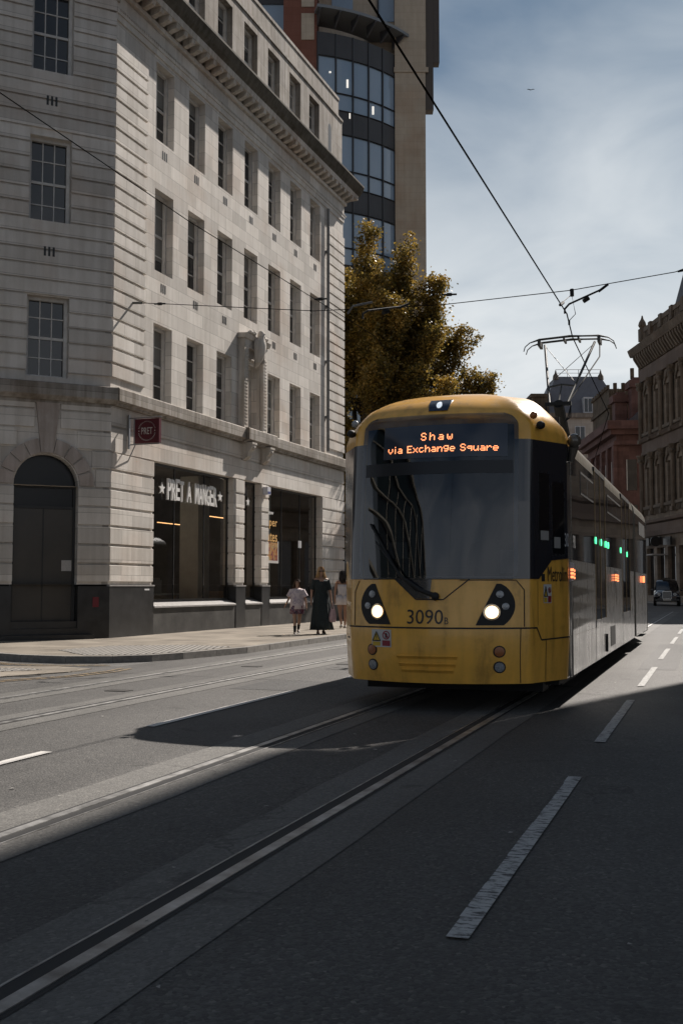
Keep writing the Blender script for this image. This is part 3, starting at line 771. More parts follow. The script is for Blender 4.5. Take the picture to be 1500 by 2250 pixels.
for z0, z1 in [(6.0,7.88),(9.56,11.65),(13.15,15.25)]:
    o = sash('corner_sash_window', .96, z1-z0, 3, 4, bld, ch(-1.96, .22, z0)); o.rotation_euler = (0,0,CH)
for z in (8.92, 12.5): vent(bld, ch(-1.48,-.05,z), CH)
# top of the corner: entablature carries round
ce = MB(); ce.box(-CHL,.1,-.07,.2,15.3,15.6); ce.prism([(-CHL,.3,15.82),(-CHL,-.46,15.82),(-CHL,-.58,16.36),(-CHL,.3,16.42)], (CHL+.1,0,0)); CB(ce, 'corner_cornice', M['stone_plain'])
# wall beyond the chamfer, down the side street
sw = MB(); p0 = ch(-CHL, 0, 0)
sw.quad((p0[0],p0[1],-.2),(p0[0]-.0,p0[1]+9,-.2),(p0[0]-.0,p0[1]+9,16),(p0[0]-.0,p0[1],16)); B(sw, 'side_wall', M['stone'])
# red fire hydrant plate on the granite
hp = MB(); hp.box(-.36,-.22,-.082,-.071,.72,.95); CB(hp, 'hydrant_plate', basic('dull_red_plate', (0.14,0.012,0.02), .5))

# ---------------- shop interior
M['wood'] = basic('pale_plywood_counter', (0.30,0.20,0.11), .6, var=.2, scale=5)
M['floor_in'] = basic('shop_floor', (0.30,0.28,0.25), .5, var=.2)
M['int_wall'] = basic('dark_shop_wall', (0.12,0.11,0.10), .8, var=.3, scale=1.5)
M['col_in'] = basic('grey_plaster_column', (0.55,0.53,0.49), .8, var=.1)
si = MB(); si.box(1.7,13.9,.5,7.5,.02,.05); B(si, 'shop_floor', M['floor_in'])
si = MB(); si.box(1.7,13.9,7.4,7.5,.05,4.5); si.box(1.7,1.8,.4,7.5,.05,4.5); si.box(13.8,13.9,.4,7.5,.05,4.5); si.box(1.7,13.9,.36,7.5,4.42,4.5); B(si, 'shop_inner_wall', M['int_wall'])
ci = MB(); ci.box(6.35,7.05,1.0,1.6,.05,4.42); ci.box(10.9,11.5,1.0,1.6,.05,4.42); BS(ci, 'shop_column', M['col_in'])
sg = MB()
for a, b, _, _ in shop_open: sg.quad((a,.21,.84),(b,.21,.84),(b,.21,4.36),(a,.21,4.36))
BS(sg, 'shop_window_glass', M['shopglass'])
sf = MB()
for a, b, _, _ in shop_open:
    sf.box(a, b, .18, .24, 4.30, 4.362); sf.box(a, a+.05, .18, .24, .84, 4.3); sf.box(b-.05, b, .18, .24, .84, 4.3); sf.box(a, b, .18, .24, .82, .87)
for x in (3.47, 5.17, 10.55, 12.1): sf.box(x-.012, x+.012, .19, .225, .84, 4.3)
B(sf, 'shop_window_frame', M['dark'])

def shop_thing(mb, name, mat, label, cat, group=None, smooth=None):
    o = mb.build(name, mat, smooth=smooth); o.location = BO; o.rotation_euler = (0,0,FA)
    return tag(o, label, cat, group)
# counter with a glazed drinks fridge and a hopper standing on it
ct = MB(); ct.box(2.3,6.2,1.6,2.3,.05,.95); 
counter = empty('shop_counter', BO, FA, 'long pale wood counter behind the left shop window', 'counter')
ct.build('counter_body', M['wood'], counter)
MB().box(2.25,6.25,1.55,2.35,.95,1.0).build('counter_top', basic('white_worktop', (0.5,0.48,0.45), .3), counter)
cx2 = MB(); cx2.box(9.4,12.9,1.7,2.3,.05,1.05); shop_thing(cx2, 'shop_counter', M['wood'], 'pale wood counter behind the right shop window', 'counter')
cm = MB(); cm.box(4.3,5.35,1.62,2.1,1.0,1.38); cm.tube([(4.3,1.7,1.4),(5.35,1.7,1.4)], .04, 8)
shop_thing(cm, 'coffee_machine', basic('brushed_steel_machine', (0.35,0.35,0.36), .3, metal=.8), 'silver coffee machine on the counter behind the left shop window', 'coffee machine')
hpz = MB(); hpz.loft([[(4.8+r*cos(2*pi*k/14), 2.15+r*sin(2*pi*k/14), z) for k in range(14)] for z, r in [(1.38,.20),(1.7,.24),(2.2,.32),(2.45,.33)]])
shop_thing(hpz, 'grinder', basic('smoked_plastic_hopper', (0.03,0.03,0.032), .25), 'dark tapering hopper standing behind the coffee machine', 'grinder', smooth=40)
bn = MB(); bn.box(2.35,2.95,1.1,1.5,.05,1.05); shop_thing(bn, 'litter_bin', basic('oak_bin', (0.32,0.22,0.12), .6, var=.2), 'square wooden bin at the left end of the left shop window', 'bin')
# ceiling lights: slim warm tracks with spots
M['warm'] = basic('warm_lamp', (1,.7,.4), .5, emit=(1.0,.84,.66), estr=60.0)
M['warmdim'] = basic('warm_led_strip', (1,.7,.4), .5, emit=(1.0,.50,.20), estr=1.8)
lt = []
for i, (x0, x1, y, z) in enumerate([(2.2,5.2,2.2,3.62),(2.2,5.8,3.6,3.62),(2.4,5.0,2.2,3.15),(2.6,6.0,4.4,3.2),(9.4,12.6,2.6,3.5),(9.6,12.9,4.2,3.3)]):
    e = empty('track_light', BO, FA, ['near upper warm light bar behind the left shop window','rear upper warm light bar behind the left shop window','near lower warm light bar behind the left shop window','rear lower warm light bar behind the left shop window','near warm light bar behind the right shop window','rear warm light bar behind the right shop window'][i], 'light', 'warm light bars hung in the shop')
    MB().box(x0,x1,y,y+.04,z,z+.022).build('light_strip', M['warmdim'], e)
    MB().box(x0,x1,y-.01,y+.05,z+.022,z+.05).build('rail', M['dark'], e)
    MB().sphere((x0+1.9,y-.02,z-.06), .045, 8, 6).build('spot', M['warm'], e)

# lettering
def text_mesh(txt, size, sx=1.0, depth=0.01, bold=0.0):
    cu = bpy.data.curves.new('txt', 'FONT'); cu.body = txt; cu.size = size; cu.extrude = depth/2; cu.offset = bold; cu.resolution_u = 3
    cu.align_x = 'CENTER'; cu.align_y = 'BOTTOM_BASELINE' if False else 'CENTER'
    o = bpy.data.objects.new('txt', cu); COL.objects.link(o)
    dg = bpy.context.evaluated_depsgraph_get(); me = bpy.data.meshes.new_from_object(o.evaluated_get(dg))
    vs = [(v.co.x*sx, v.co.y, v.co.z) for v in me.vertices]; fs = [tuple(p.vertices) for p in me.polygons]
    bpy.data.objects.remove(o); bpy.data.curves.remove(cu); bpy.data.meshes.remove(me)
    return vs, fs
def text_mb(txt, size, sx=1.0, depth=0.01, fit=None, bold=0.0):
    """letters standing in the x/z plane facing -y; fit = (x0, x1, z0, z1)"""
    vs, fs = text_mesh(txt, size, sx, depth, bold)
    m = MB()
    if fit:
        xs = [v[0] for v in vs]; ys = [v[1] for v in vs]
        a = (fit[1]-fit[0])/(max(xs)-min(xs)); b = (fit[3]-fit[2])/(max(ys)-min(ys))
        m.add([(fit[0]+(v[0]-min(xs))*a, -v[2], fit[2]+(v[1]-min(ys))*b) for v in vs], fs)
    else: m.add([(v[0], -v[2], v[1]) for v in vs], fs)
    return m
def star_mb(cx, cz, r, depth=.03):
    pts = [(cx+(r if i%2==0 else r*.42)*sin(pi*i/5), 0, cz+(r if i%2==0 else r*.42)*cos(pi*i/5)) for i in range(10)]
    return MB().prism(pts[::-1], (0,depth,0))
sign = empty('shop_sign', BO, FA, 'white PRET A MANGER lettering with two stars in the left shop window', 'shop sign')
YS = .13
x = 2.96; zb, zt = 3.46, 4.02
for word, x0, x1 in [('PRET',2.96,3.86),('A',4.02,4.28),('MANGER',4.48,5.80)]:
    lw = (x1-x0)/len(word)
    for i, c in enumerate(word):
        dz = rnd.uniform(-.03,.03)
        mb = text_mb(c, 1.0, depth=.04, fit=(x0+i*lw+.012, x0+(i+1)*lw-.012, zb+dz*.5, zt+dz), bold=.015)
        mb.v = [(p[0], p[1]+YS, p[2]) for p in mb.v]; mb.build('letter', M['white_letters'], sign)
for cx, cz in [(2.72,3.72),(6.03,3.76)]:
    mb = star_mb(cx, cz, .16); mb.v = [(p[0], p[1]+YS, p[2]) for p in mb.v]; mb.build('star', M['white_letters'], sign)
mb = star_mb(7.90, 3.75, .14); mb.v = [(p[0], p[1]+YS, p[2]) for p in mb.v]
shop_thing(mb, 'window_star', M['white_letters'], 'single white star in the narrow middle shop window', 'shop sign')
# poster in the right window
ps = empty('window_poster', BO, FA, 'poster reading New Super Plates with a picture of food in the right shop window', 'poster')
M['orange_txt'] = basic('orange_lettering', (0.62,0.36,0.12), .5)
for txt, x0, x1, z0, z1, mt in [('New',9.25,9.93,3.48,3.62,M['white_letters']),('Super',9.15,10.22,3.03,3.38,M['orange_txt']),('Plates',9.10,10.22,2.62,2.96,M['orange_txt'])]:
    mb = text_mb(txt, 1, depth=.004, fit=(x0,x1,z0,z1), bold=.01); mb.v = [(p[0], p[1]+.195, p[2]) for p in mb.v]; mb.build('lettering', mt, ps)
mfood, t, b_ = new_mat('food_picture'); tcn = N(t,'ShaderNodeTexCoord'); vv = N(t,'ShaderNodeTexNoise'); vv.inputs['Scale'].default_value = 8; vv.inputs['Detail'].default_value = 4; L(t,tcn.outputs['Object'],vv.inputs['Vector'])
rp = ramp(t, [(.30,(.05,.03,.04)),(.42,(.22,.05,.05)),(.5,(.40,.20,.05)),(.58,(.45,.32,.18)),(.68,(.10,.13,.03))]); L(t,vv.outputs['Fac'],rp.inputs[0]); L(t,rp.outputs[0],b_.inputs['Base Color']); b_.inputs['Roughness'].default_value=.4
MB().box(9.30,10.24,.185,.197,2.02,2.60).build('picture', mfood, ps)
pf = MB()
for a,b,c,d in [(9.28,10.30,1.94,2.02),(10.24,10.30,2.02,2.64)]: pf.box(a,b,.18,.20,c,d)
pf.build('picture_frame', basic('white_plate_rim',(0.5,.48,.46),.4), ps)
# stickers
mb = MB().box(12.0,12.25,.195,.2,2.50,2.74); shop_thing(mb, 'window_sticker', basic('white_sticker',(0.55,0.55,0.56),.5), 'small white square sticker at the right of the right shop window', 'sticker')
mb = MB().box(1.55,1.78,-.074,-.0705,1.10,1.14); shop_thing(mb, 'street_plate', basic('white_plate',(0.6,0.6,0.6),.5), 'tiny white plate at the top of the black corner plinth', 'plate')
# hanging sign on the corner pier
hs = empty('hanging_sign', BO, FA, 'square dark red PRET sign hung out from the corner pier', 'shop sign')
M['maroon'] = basic('maroon_sign_paint', (0.085,0.008,0.014), .35, var=.1)
M['cream'] = basic('cream_sign_lettering', (0.50,0.46,0.42), .5)
SX = 0.74
MB().box(SX-.05, SX+.05, -.92, -.26, 4.62, 5.20).build('sign_panel', M['maroon'], hs)
def face(mb):   # x/z text facing -y -> facing the camera side (-x), reading from the wall outwards
    mb.v = [(SX-.053+p[1]*.3, -p[0], p[2]) for p in mb.v]; return mb
face(text_mb('PRET', 1, depth=.004, fit=(.44,.74,4.83,4.99))).build('lettering', M['cream'], hs)
ringt = MB(); rr_ = .215
for i in range(60):
    a = 2*pi*i/44
    if abs(sin(a)) < .18: continue
    if i % 2 == 0 or rnd.random() < .35:
        for q in (0, .022):
            pass
    c0 = (.59+rr_*cos(a), 4.91+rr_*sin(a)); c1 = (.59+(rr_+.028)*cos(a), 4.91+(rr_+.028)*sin(a)); wdt = .006
    px, pz = -sin(a)*wdt, cos(a)*wdt
    ringt.prism([(c0[0]-px,0,c0[1]-pz),(c0[0]+px,0,c0[1]+pz),(c1[0]+px,0,c1[1]+pz),(c1[0]-px,0,c1[1]-pz)], (0,.004,0))
face(ringt).build('ring_lettering', M['cream'], hs)
for sx_ in (.375,.805):
    mb = star_mb(sx_, 4.91, .022, .004); face(mb).build('star', M['cream'], hs)
br_ = MB(); br_.tube([(SX,-.05,5.24),(SX,-.95,5.24)], .016, 8); br_.tube([(SX,-.05,4.60),(SX,-.90,4.60)], .016, 8); br_.box(SX-.03,SX+.03,-.09,-.05,4.50,5.32); br_.tube([(SX,-.05,4.2),(SX,-.25,4.60)],.014,6)
br_.box(SX-.01,SX+.01,-.27,-.20,4.60,5.24)
br_.build('bracket', basic('grey_bracket_metal',(0.30,0.30,0.31),.4,metal=.7), hs)
# white alarm box / camera on the second pier
cc = empty('alarm_box', BO, FA, 'small white alarm box fixed high on the stone pier between the shop windows', 'alarm')
MB().box(8.58,8.82,-.20,-.045,4.02,4.26).build('box_body', basic('white_plastic_box',(0.6,0.6,0.64),.4), cc)
MB().box(8.60,8.80,-.205,-.2,4.05,4.12).build('box_strip', basic('blue_strip',(0.08,0.10,0.25),.4), cc)

# ------------------------------------------------------------------ buildings that close the street (right, near: outside the picture, it throws the foreground shade)
M['brown_brick'] = stone_mat('brown_brick_wall', (0.16, 0.10, 0.075), 0.22, 0.075, stain=.4)
M['buff'] = stone_mat('buff_office_stone', (0.34, 0.27, 0.20), 1.2, 0.36, stain=.35)
def block(name, corner, rz, L_, D_, H_, mat, label, cat='building', bay=3.2, floor=3.7, win=(1.5,2.2), group=None, sill=1.2):
    """plain block with real window recesses on its front (local y=0) face"""
    e = empty(name, corner, rz, label, cat, group)
    ops = []
    nb = int(L_/bay); nf = int((H_-1.5)/floor)
    off = (L_-nb*bay)/2
    for i in range(nb):
        for j in range(nf):
            x0 = off+i*bay+(bay-win[0])/2; z0 = j*floor+sill
            ops.append((x0, x0+win[0], z0, z0+win[1]))
    m = MB(); wall_grid(m, 0, L_, 0, H_, ops, .3); m.box(0, L_, .45, D_, 0, H_-.02); m.box(-.01,L_+.01,-.01,.45,H_,H_+.5)
    m.quad((0,0,0),(0,.45,0),(0,.45,H_),(0,0,H_)); m.quad((L_,0,0),(L_,.45,0),(L_,.45,H_),(L_,0,H_))
    m.build('wall', mat, e)
    g = MB()
    f = MB()
    for a,b,c,d in ops:
        g.quad((a,.25,c),(b,.25,c),(b,.25,d),(a,.25,d))
        f.box((a+b)/2-.03,(a+b)/2+.03,.2,.24,c,d); f.box(a,b,.2,.24,c,c+.06); f.box(a,b,.2,.24,d-.06,d)
    build_split(g, 'window_glass', M['pane'], e); build_split(f, 'window_frame', M['dark'], e)
    cn_ = MB(); cn_.box(-.1,L_+.1,-.35,0,H_-.6,H_-.1); cn_.build('cornice', mat, e)
    return e
# street frame: x = n, y = s. A block on the right has its front facing -n: local x runs towards -s
p = st(5.0, 32.3)
block('office_building', (p.x,p.y,0), RZ - R_(90), 21, 12, 24.1, M['brown_brick'], 'tall brown brick office block close on the right whose shade covers the road')

# ------------------------------------------------------------------ far office tower with the curved glass bay
TW = empty('office_tower', (0, 62, 0), 0, 'tall buff stone office tower with a curved dark glass bay, behind the corner building', 'building')
M['tower_stone'] = stone_mat('tower_buff_stone', (0.45, 0.375, 0.29), 2.2, 0.45, stain=.2, joint=.75, tone=.93)
M['tower_brick'] = stone_mat('tower_red_stone', (0.20, 0.085, 0.06), 1.6, 0.42, stain=.2, joint=.7, tone=.9)
M['tower_glass'] = glass_mat('tower_blue_glass', (0.21, 0.28, 0.36), 0.05, 1.0, 0.03, .5)
M['spandrel'] = basic('dark_spandrel_panel', (0.035,0.034,0.036), .5, var=.2, scale=.8)
M['mullion'] = basic('dark_mullion', (0.02,0.02,0.022), .4)
t1 = MB(); t1.box(3.25,5.12,2.8,14,0,33); t1.box(3.25,5.15,2.75,14,33.0,46); t1.build('pier', M['tower_stone'], TW)
t2 = MB(); t2.box(5.1,5.62,2.9,3.6,30.4,46); t2.box(5.62,6.0,2.95,3.6,33.4,46)
t2.build('side_bay', basic('brown_metal_side_bay', (0.06,0.045,0.033), .5), TW)
t3 = MB(); t3.box(3.2,5.3,2.72,2.8,32.7,33.0); t3.build('string_course', M['tower_stone'], TW)
t4 = MB(); t4.box(-3.4,-1.45,.0,14,0,46); t4.build('brick_strip', M['tower_brick'], TW)
t5 = MB(); t5.box(-2.35,-1.6,-.06,0,33.3,34.9); t5.box(-2.35,-1.6,-.06,0,35.3,40); t5.build('quoin', M['tower_stone'], TW)
t6 = MB(); t6.box(-12,-3.4,1.0,14,0,46); t6.build('glass_wing', M['tower_glass'], TW)
t6 = MB()
for z in range(4, 46, 4): t6.box(-12,-3.4,.9,1.0,z,z+1.2)
build_split(t6, 'wing_spandrel', M['spandrel'], TW)
# curved bay: plan is an arc from (-1.4,0) turning away to (3.3,2.9)
AR = 8.8; A0, A1 = R_(14), R_(50)
acx = -1.4 - AR*sin(A0); acy = AR*cos(A0)
def arcp(a, off=0): return (acx + (AR+off)*sin(a), acy - (AR+off)*cos(a))
NP = 5
def arc_panel(mb, z0, z1, off, a0=A0, a1=A1, n=15, depth=.12):
    pts = [arcp(a0+(a1-a0)*i/n, off) for i in range(n+1)]; inn = [arcp(a0+(a1-a0)*i/n, off-depth) for i in range(n+1)]
    for i in range(n):
        mb.prism([(*pts[i],z0),(*pts[i+1],z0),(*inn[i+1],z0),(*inn[i],z0)], (0,0,z1-z0))
# storey lines from the photograph
floors = [(6.4,10.4),(10.5,14.5),(14.6,18.6),(18.7,22.7),(22.75,26.8),(26.9,31.0)]
PITCH = 4.6
tops = [32.4-PITCH*i for i in range(7)]
for i, zt in enumerate(tops):
    zb = zt-3.18
    e1 = MB(); arc_panel(e1, zb, zt, 0); e1.build('bay_glass', M['tower_glass'], TW)
    e2 = MB(); arc_panel(e2, zt, zt+PITCH-3.18, .04, depth=.2); e2.build('spandrel_panel', M['spandrel'], TW)
    e3 = MB()
    for k in range(NP+1):
        a = A0+(A1-A0)*k/NP; x, y = arcp(a, .05); e3.tube([(x,y,zb),(x,y,zt+PITCH-3.18)], .055, 4)
    for zq in (zb+1.03, zb, zt):
        pp = [(*arcp(A0+(A1-A0)*q/12, .06), zq) for q in range(13)]; e3.tube(pp, .045, 4)
    e3.build('mullion', M['mullion'], TW)
# canopy above the top glazing with brackets and a setback storey
cnp = MB(); arc_panel(cnp, 34.9, 35.08, .8, A0-.02, A1+.16, 14, 2.2); cnp.build('canopy', basic('grey_canopy_metal',(0.16,0.17,0.18),.4), TW)
cbk = MB()
for k in range(NP+2):
    a = A0+(A1-A0)*k/NP; x0,y0 = arcp(a,-.1); x1,y1 = arcp(a,.8)
    cbk.prism([(x0-.05,y0,34.2),(x1-.05,y1,34.8),(x1-.05,y1,34.9),(x0-.05,y0,34.9)], (.1,0,0))
build_split(cbk, 'canopy_bracket', basic('dark_bracket_metal',(0.05,0.05,0.055),.5), TW)
u = MB(); u.box(-1.4,3.3,3.4,14,0,46); u.build('setback_wall', M['tower_stone'], TW)
for xx in (-.6, 2.3):
    MB().box(xx,xx+1.3,3.33,3.4,36.2,38.8).build('upper_window', M['tower_glass'], TW)
uf = MB(); uf.box(2.2,2.3,3.2,3.4,35.2,38.8); uf.box(3.6,3.7,3.2,3.4,35.2,38.8); build_split(uf, 'upper_frame', M['dark'], TW)
# lit strips inside the glazing
ls = MB(); M['cool'] = basic('cool_office_lamp', (1,1,1), .5, emit=(1.0,0.93,0.8), estr=.5)
for a, z, h in [(.33,31.5,.10),(.455,31.2,.5),(.66,30.0,.5),(.47,29.2,.35)]:
    x, y = arcp(a, .03); ls.box(x-.06,x+.06,y-.02,y,z-h,z)
build_split(ls, 'office_light', M['cool'], TW)
# podium at street level seen between the corner building and the tram
b1 = MB(); b1.box(-14,2.6,-4,12,0,7.5); b1.build('podium', M['buff'], TW)
b2 = MB(); b2.box(-13,2.5,-4.06,-4,.3,3.2); b2.box(-13,2.5,-4.06,-4,4.0,6.4); b2.build('podium_glass', M['pane'], TW)
b3 = MB()
for i in range(8): b3.box(-13+i*2,-12.8+i*2,-4.12,-4.06,.3,6.4)
b3.box(-13,2.5,-4.3,-4.06,3.3,3.7); b3.build('podium_frame', M['dark'], TW)

# ------------------------------------------------------------------ ornate Victorian block on the right
VX = empty('victorian_building', (26.4, 95, 0), R_(-88), 'soot brown Victorian stone block with arched windows and a deep bracketed cornice on the right', 'building')
M['vic'] = stone_mat('brown_sandstone', (0.28, 0.24, 0.20), 1.0, .4, stain=.6)
M['vicdark'] = stone_mat('carved_brown_stone', (0.19, 0.16, 0.13), 1.0, .8, stain=.7)
M['vicred'] = basic('dull_red_infill', (0.12,0.05,0.04), .8, var=.3)
BAY = 2.7; NB = 12
vm = MB()
def arch_ops(z0, z1): return [(i*BAY+.75, i*BAY+1.95, z0, z1) for i in range(NB)]
wall_grid(vm, 0, NB*BAY, 0, 22.5, arch_ops(8.3,11.6)+arch_ops(14.7,18.0)+[(i*BAY+.4,i*BAY+2.3,.6,4.6) for i in range(NB)], .35)
vm.box(0,NB*BAY,.5,14,0,22.4); vm.build('front_wall', M['vic'], VX)
gl_ = MB()
for a,b,c,d in arch_ops(8.3,11.6)+arch_ops(14.7,18.0): gl_.quad((a,.3,c),(b,.3,c),(b,.3,d),(a,.3,d))
build_split(gl_, 'window_glass', M['pane'], VX)
shp = MB()
for i in range(NB): shp.quad((i*BAY+.4,.3,.6),(i*BAY+2.3,.3,.6),(i*BAY+2.3,.3,4.6),(i*BAY+.4,.3,4.6))
build_split(shp, 'shop_window', M['pane'], VX)
for i in range(5):
    for z0 in (8.3,14.7):     # arched heads, keystones, colonnettes and sills for the bays in view
        ah = MB(); cxa = i*BAY+1.35; zc = z0+3.3
        for q in range(8):
            t0, t1 = pi*q/8+.02, pi*(q+1)/8-.02
            ah.prism([(cxa+r*cos(t),-.14,zc-.1+r*sin(t)) for r, t in [(.60,t0),(.60,t1),(.88,t1),(.88,t0)]], (0,.14,0))
        ah.prism([(cxa-.12,-.24,zc+.45),(cxa-.17,-.24,zc+.95),(cxa+.17,-.24,zc+.95),(cxa+.12,-.24,zc+.45)], (0,.24,0))
        ah.build('arched_head', M['vicdark'], VX)
        cl2 = MB()
        for xx in (cxa-1.35+.22, cxa-1.35+.48) : pass
        cl2.tube([(i*BAY+.0,-.22,z0-.6),(i*BAY+.0,-.22,z0+3.7)], .20, 10)
        cl2.box(i*BAY-.26,i*BAY+.26,-.48,0,z0-.9,z0-.55)
        cl2.loft([[(i*BAY+r*cos(2*pi*k/10),-.22+r*sin(2*pi*k/10),z) for k in range(10)] for z, r in [(z0+3.7,.21),(z0+3.9,.32),(z0+4.1,.27),(z0+4.35,.42),(z0+4.45,.42)]])
        for q in range(5):
            cl2.sphere((i*BAY+.3*cos(q*1.3+3.3),-.28-.16*abs(sin(q*1.3)),z0+3.95+.06*(q%2)), .12, 6, 5)
        cl2.build('column', M['vicdark'], VX)
        bsill = MB(); bsill.box(i*BAY+.45,i*BAY+2.25,-.30,0,z0-.35,z0-.1)
        for q in range(5): bsill.box(i*BAY+.62+q*.36,i*BAY+.74+q*.36,-.24,-.1,z0-.85,z0-.35)
        bsill.build('window_sill', M['vicdark'], VX)
        ra = MB(); ra.box(cxa-.03,cxa+.03,.22,.28,z0,z0+3.3); ra.box(cxa-.6,cxa+.6,.22,.28,z0+1.7,z0+1.8); ra.build('sash_bar', M['frame'] if False else M['dark'], VX)
fr = MB(); W_ = NB*BAY
fr.box(-.1,W_,-.20,0,12.75,13.0); fr.box(-.1,W_,-.12,0,13.0,13.8); fr.prism([(-.2,0,13.8),(-.2,-.3,13.85),(-.2,-.55,14.1),(-.2,0,14.15)], (W_,0,0))
fr.box(-.1,W_,-.22,0,19.2,20.3); fr.box(-.15,W_,-.30,0,5.6,6.6); fr.prism([(-.2,0,6.6),(-.2,-.45,6.75),(-.2,-.5,6.95),(-.2,0,7.0)], (W_,0,0))
fr.build('entablature', stone_mat('reddish_band_stone', (0.17,0.135,0.115), 2.0, 2.0, stain=.4), VX)
co2 = MB(); co2.prism([(-.5,.5,21.5),(-.5,-.9,21.5),(-.5,-1.0,21.7),(-.5,-1.15,22.1),(-.5,.5,22.3)], (W_,0,0)); co2.build('cornice', M['vicdark'], VX)
cbr = MB()
for i in range(34): cbr.prism([(.05+i*.6,0,20.35),(.05+i*.6,-.30,20.4),(.05+i*.6,-.80,21.2),(.05+i*.6,-.85,21.5),(.05+i*.6,0,21.5)], (.26,0,0))
cbr.build('cornice_bracket', M['vicdark'], VX)
par = MB(); par.box(0,W_,-.1,.5,22.3,22.9); par.box(.9,W_,-.1,.5,23.5,23.9)
for i in range(13):
    par.box(i*BAY-.3,i*BAY+.3,-.2,.6,22.9,24.0); 
    for q in range(5): par.box(i*BAY+.5+q*.38,i*BAY+.68+q*.38,-.02,.3,22.9,23.5)
par.loft([[(.0+r*cos(2*pi*k/8),.1+r*sin(2*pi*k/8),z) for k in range(8)] for z,r in [(24.0,.2),(24.3,.38),(24.6,.3),(24.9,.12),(25.2,.05)]])
par.build('parapet', M['vicdark'], VX)
mr = MB(); mr.prism([(5.4,.8,23.5),(5.4,2.6,29.8),(5.4,6,29.8),(5.4,6,23.5)], (26,0,0)); mr.build('mansard_roof', basic('dark_slate_roof',(0.045,0.045,0.05),.6,var=.3), VX)
# lit shop things at the foot
for i, (a, zc) in enumerate([(1.6,5.1),(4.4,5.1),(7.0,5.0)]):
    MB().box(a-.8,a+.9,-.5,-.35,zc-.3,zc+.35).build('fascia', M['dark'], VX)
sc_ = MB(); sc_.box(3.6,6.2,-1.4,-.1,3.9,4.0); sc_.build('awning', basic('pale_awning',(0.35,0.34,0.33),.7), VX)
# small projecting signs on its front
def world_of(e, p): return Matrix.Translation(e.location) @ e.rotation_euler.to_matrix().to_4x4() @ Vector(p)
for i, (lx, z, r, lab, sq) in enumerate([(1.2,6.0,.9,'small square dark sign hung off the Victorian front above the taxi',True),(6.4,5.0,.55,'small round dark sign hung lower on the Victorian front',False)]):
    q = world_of(VX, (lx,-.9,z)); e = empty('projecting_sign', q, R_(-88), lab, 'shop sign', None)
    m = MB()
    if sq: m.box(-.08,.08,-1.3,.1,-.5,.55)
    else: m.tube([(-.08,-.3,0),(.08,-.3,0)], .42, 20)
    m.build('sign_board', M['dark'], e)
    MB().tube([(0,.9,.3),(0,-.2,.3)], .04, 6).build('bracket', M['dark'], e)

# ------------------------------------------------------------------ red stone corner block
RB = empty('red_building', (27.2, 120, 0), R_(-92.4), 'dull red stone corner block with tall pilasters and a heavy cornice', 'building')
M['redstone'] = stone_mat('red_sandstone', (0.175,0.098,0.086), 1.2, .4, stain=.4, joint=.8)
M['rough'] = stone_mat('rough_brown_masonry', (0.15,0.115,0.08), .9, .35, stain=.8)
rm = MB(); rm.box(0,15,0,14,0,16.2); rm.build('wall', M['redstone'], RB)
rc = MB()
rc.box(-.5,15.5,-.6,14,16.0,16.5); rc.box(-.9,15.9,-1.0,14,16.5,17.3); rc.box(-.4,15.4,-.3,14,15.0,15.4); rc.build('cornice', M['redstone'], RB)
for i in range(6):
    MB().box(i*2.95-.3 if i else 0,i*2.95+.45,-.35,0,1,15.0).build('pilaster', M['redstone'], RB)
for i in range(5):
    for z0 in (2,6.2,10.6):
        MB().box(i*2.95+1.0,i*2.95+2.2,-.03,0,z0,z0+3.0).build('window', M['pane'], RB)
        MB().box(i*2.95+1.0,i*2.95+1.12,-.08,-.03,z0,z0+3.0).build('window_frame', M['frame'], RB)
for i in range(3):
    for z0 in (2,6.2,10.6):
        MB().box(15.0,15.04,.9+i*2.6,1.9+i*2.6,z0,z0+3.0).build('side_window', M['pane'], RB)
        MB().box(15.04,15.07,.9+i*2.6,.98+i*2.6,z0,z0+3.0).build('side_window_frame', M['frame'], RB)
rt = MB(); rt.prism([(8,1.2,17.3),(8,3.5,19.6),(8,10,19.6),(8,10,17.3)], (7,0,0)); rt.build('roof', basic('blue_slate',(0.07,0.07,0.085),.5,var=.3), RB)
# rough masonry stage behind, balcony ironwork
rs = MB(); rs.box(0,9,.6,10,17.3,21.6); 
for i in range(14): rs.box(.0+i*.65,.35+i*.65,.4,.7,21.6,21.85+.2*(i%2))
rs.box(-.1,9.1,.4,10,19.6,19.9); rs.build('attic_stage', M['rough'], RB)
CHN = []
for (lx, ly, w, zt, n) in [(11.9,1.0,.72,21.2,2),(13.3,2.4,.85,22.4,2)]:
    c = MB(); c.box(lx-w,lx+w,ly-w*.8,ly+w*.8,17.2,zt-1.6); c.box(lx-w-.25,lx+w+.25,ly-w*.8-.25,ly+w*.8+.25,zt-1.6,zt-.9); c.box(lx-w,lx+w,ly-w*.6,ly+w*.6,zt-.9,zt-.6)
    ck = c.build('chimney', M['redstone'], RB)
    for q in range(n):
        MB().tube([(lx,ly+(q-.5)*.8,zt-.6),(lx,ly+(q-.5)*.8,zt+.45)], .2, 8).build('chimney_pot', M['rough'], ck)
# finial and bell-shaped cap at its street corner
fn = MB(); fn.loft([[(15.9+r*cos(2*pi*k/10),2.9+r*sin(2*pi*k/10),z) for k in range(10)] for z, r in [(14,.4),(16.8,.4),(17.0,.6),(17.6,.45),(18.1,.12),(18.6,.25),(19.0,.1),(19.5,.04)]])
fn.build('corner_finial', M['vicdark'], RB)

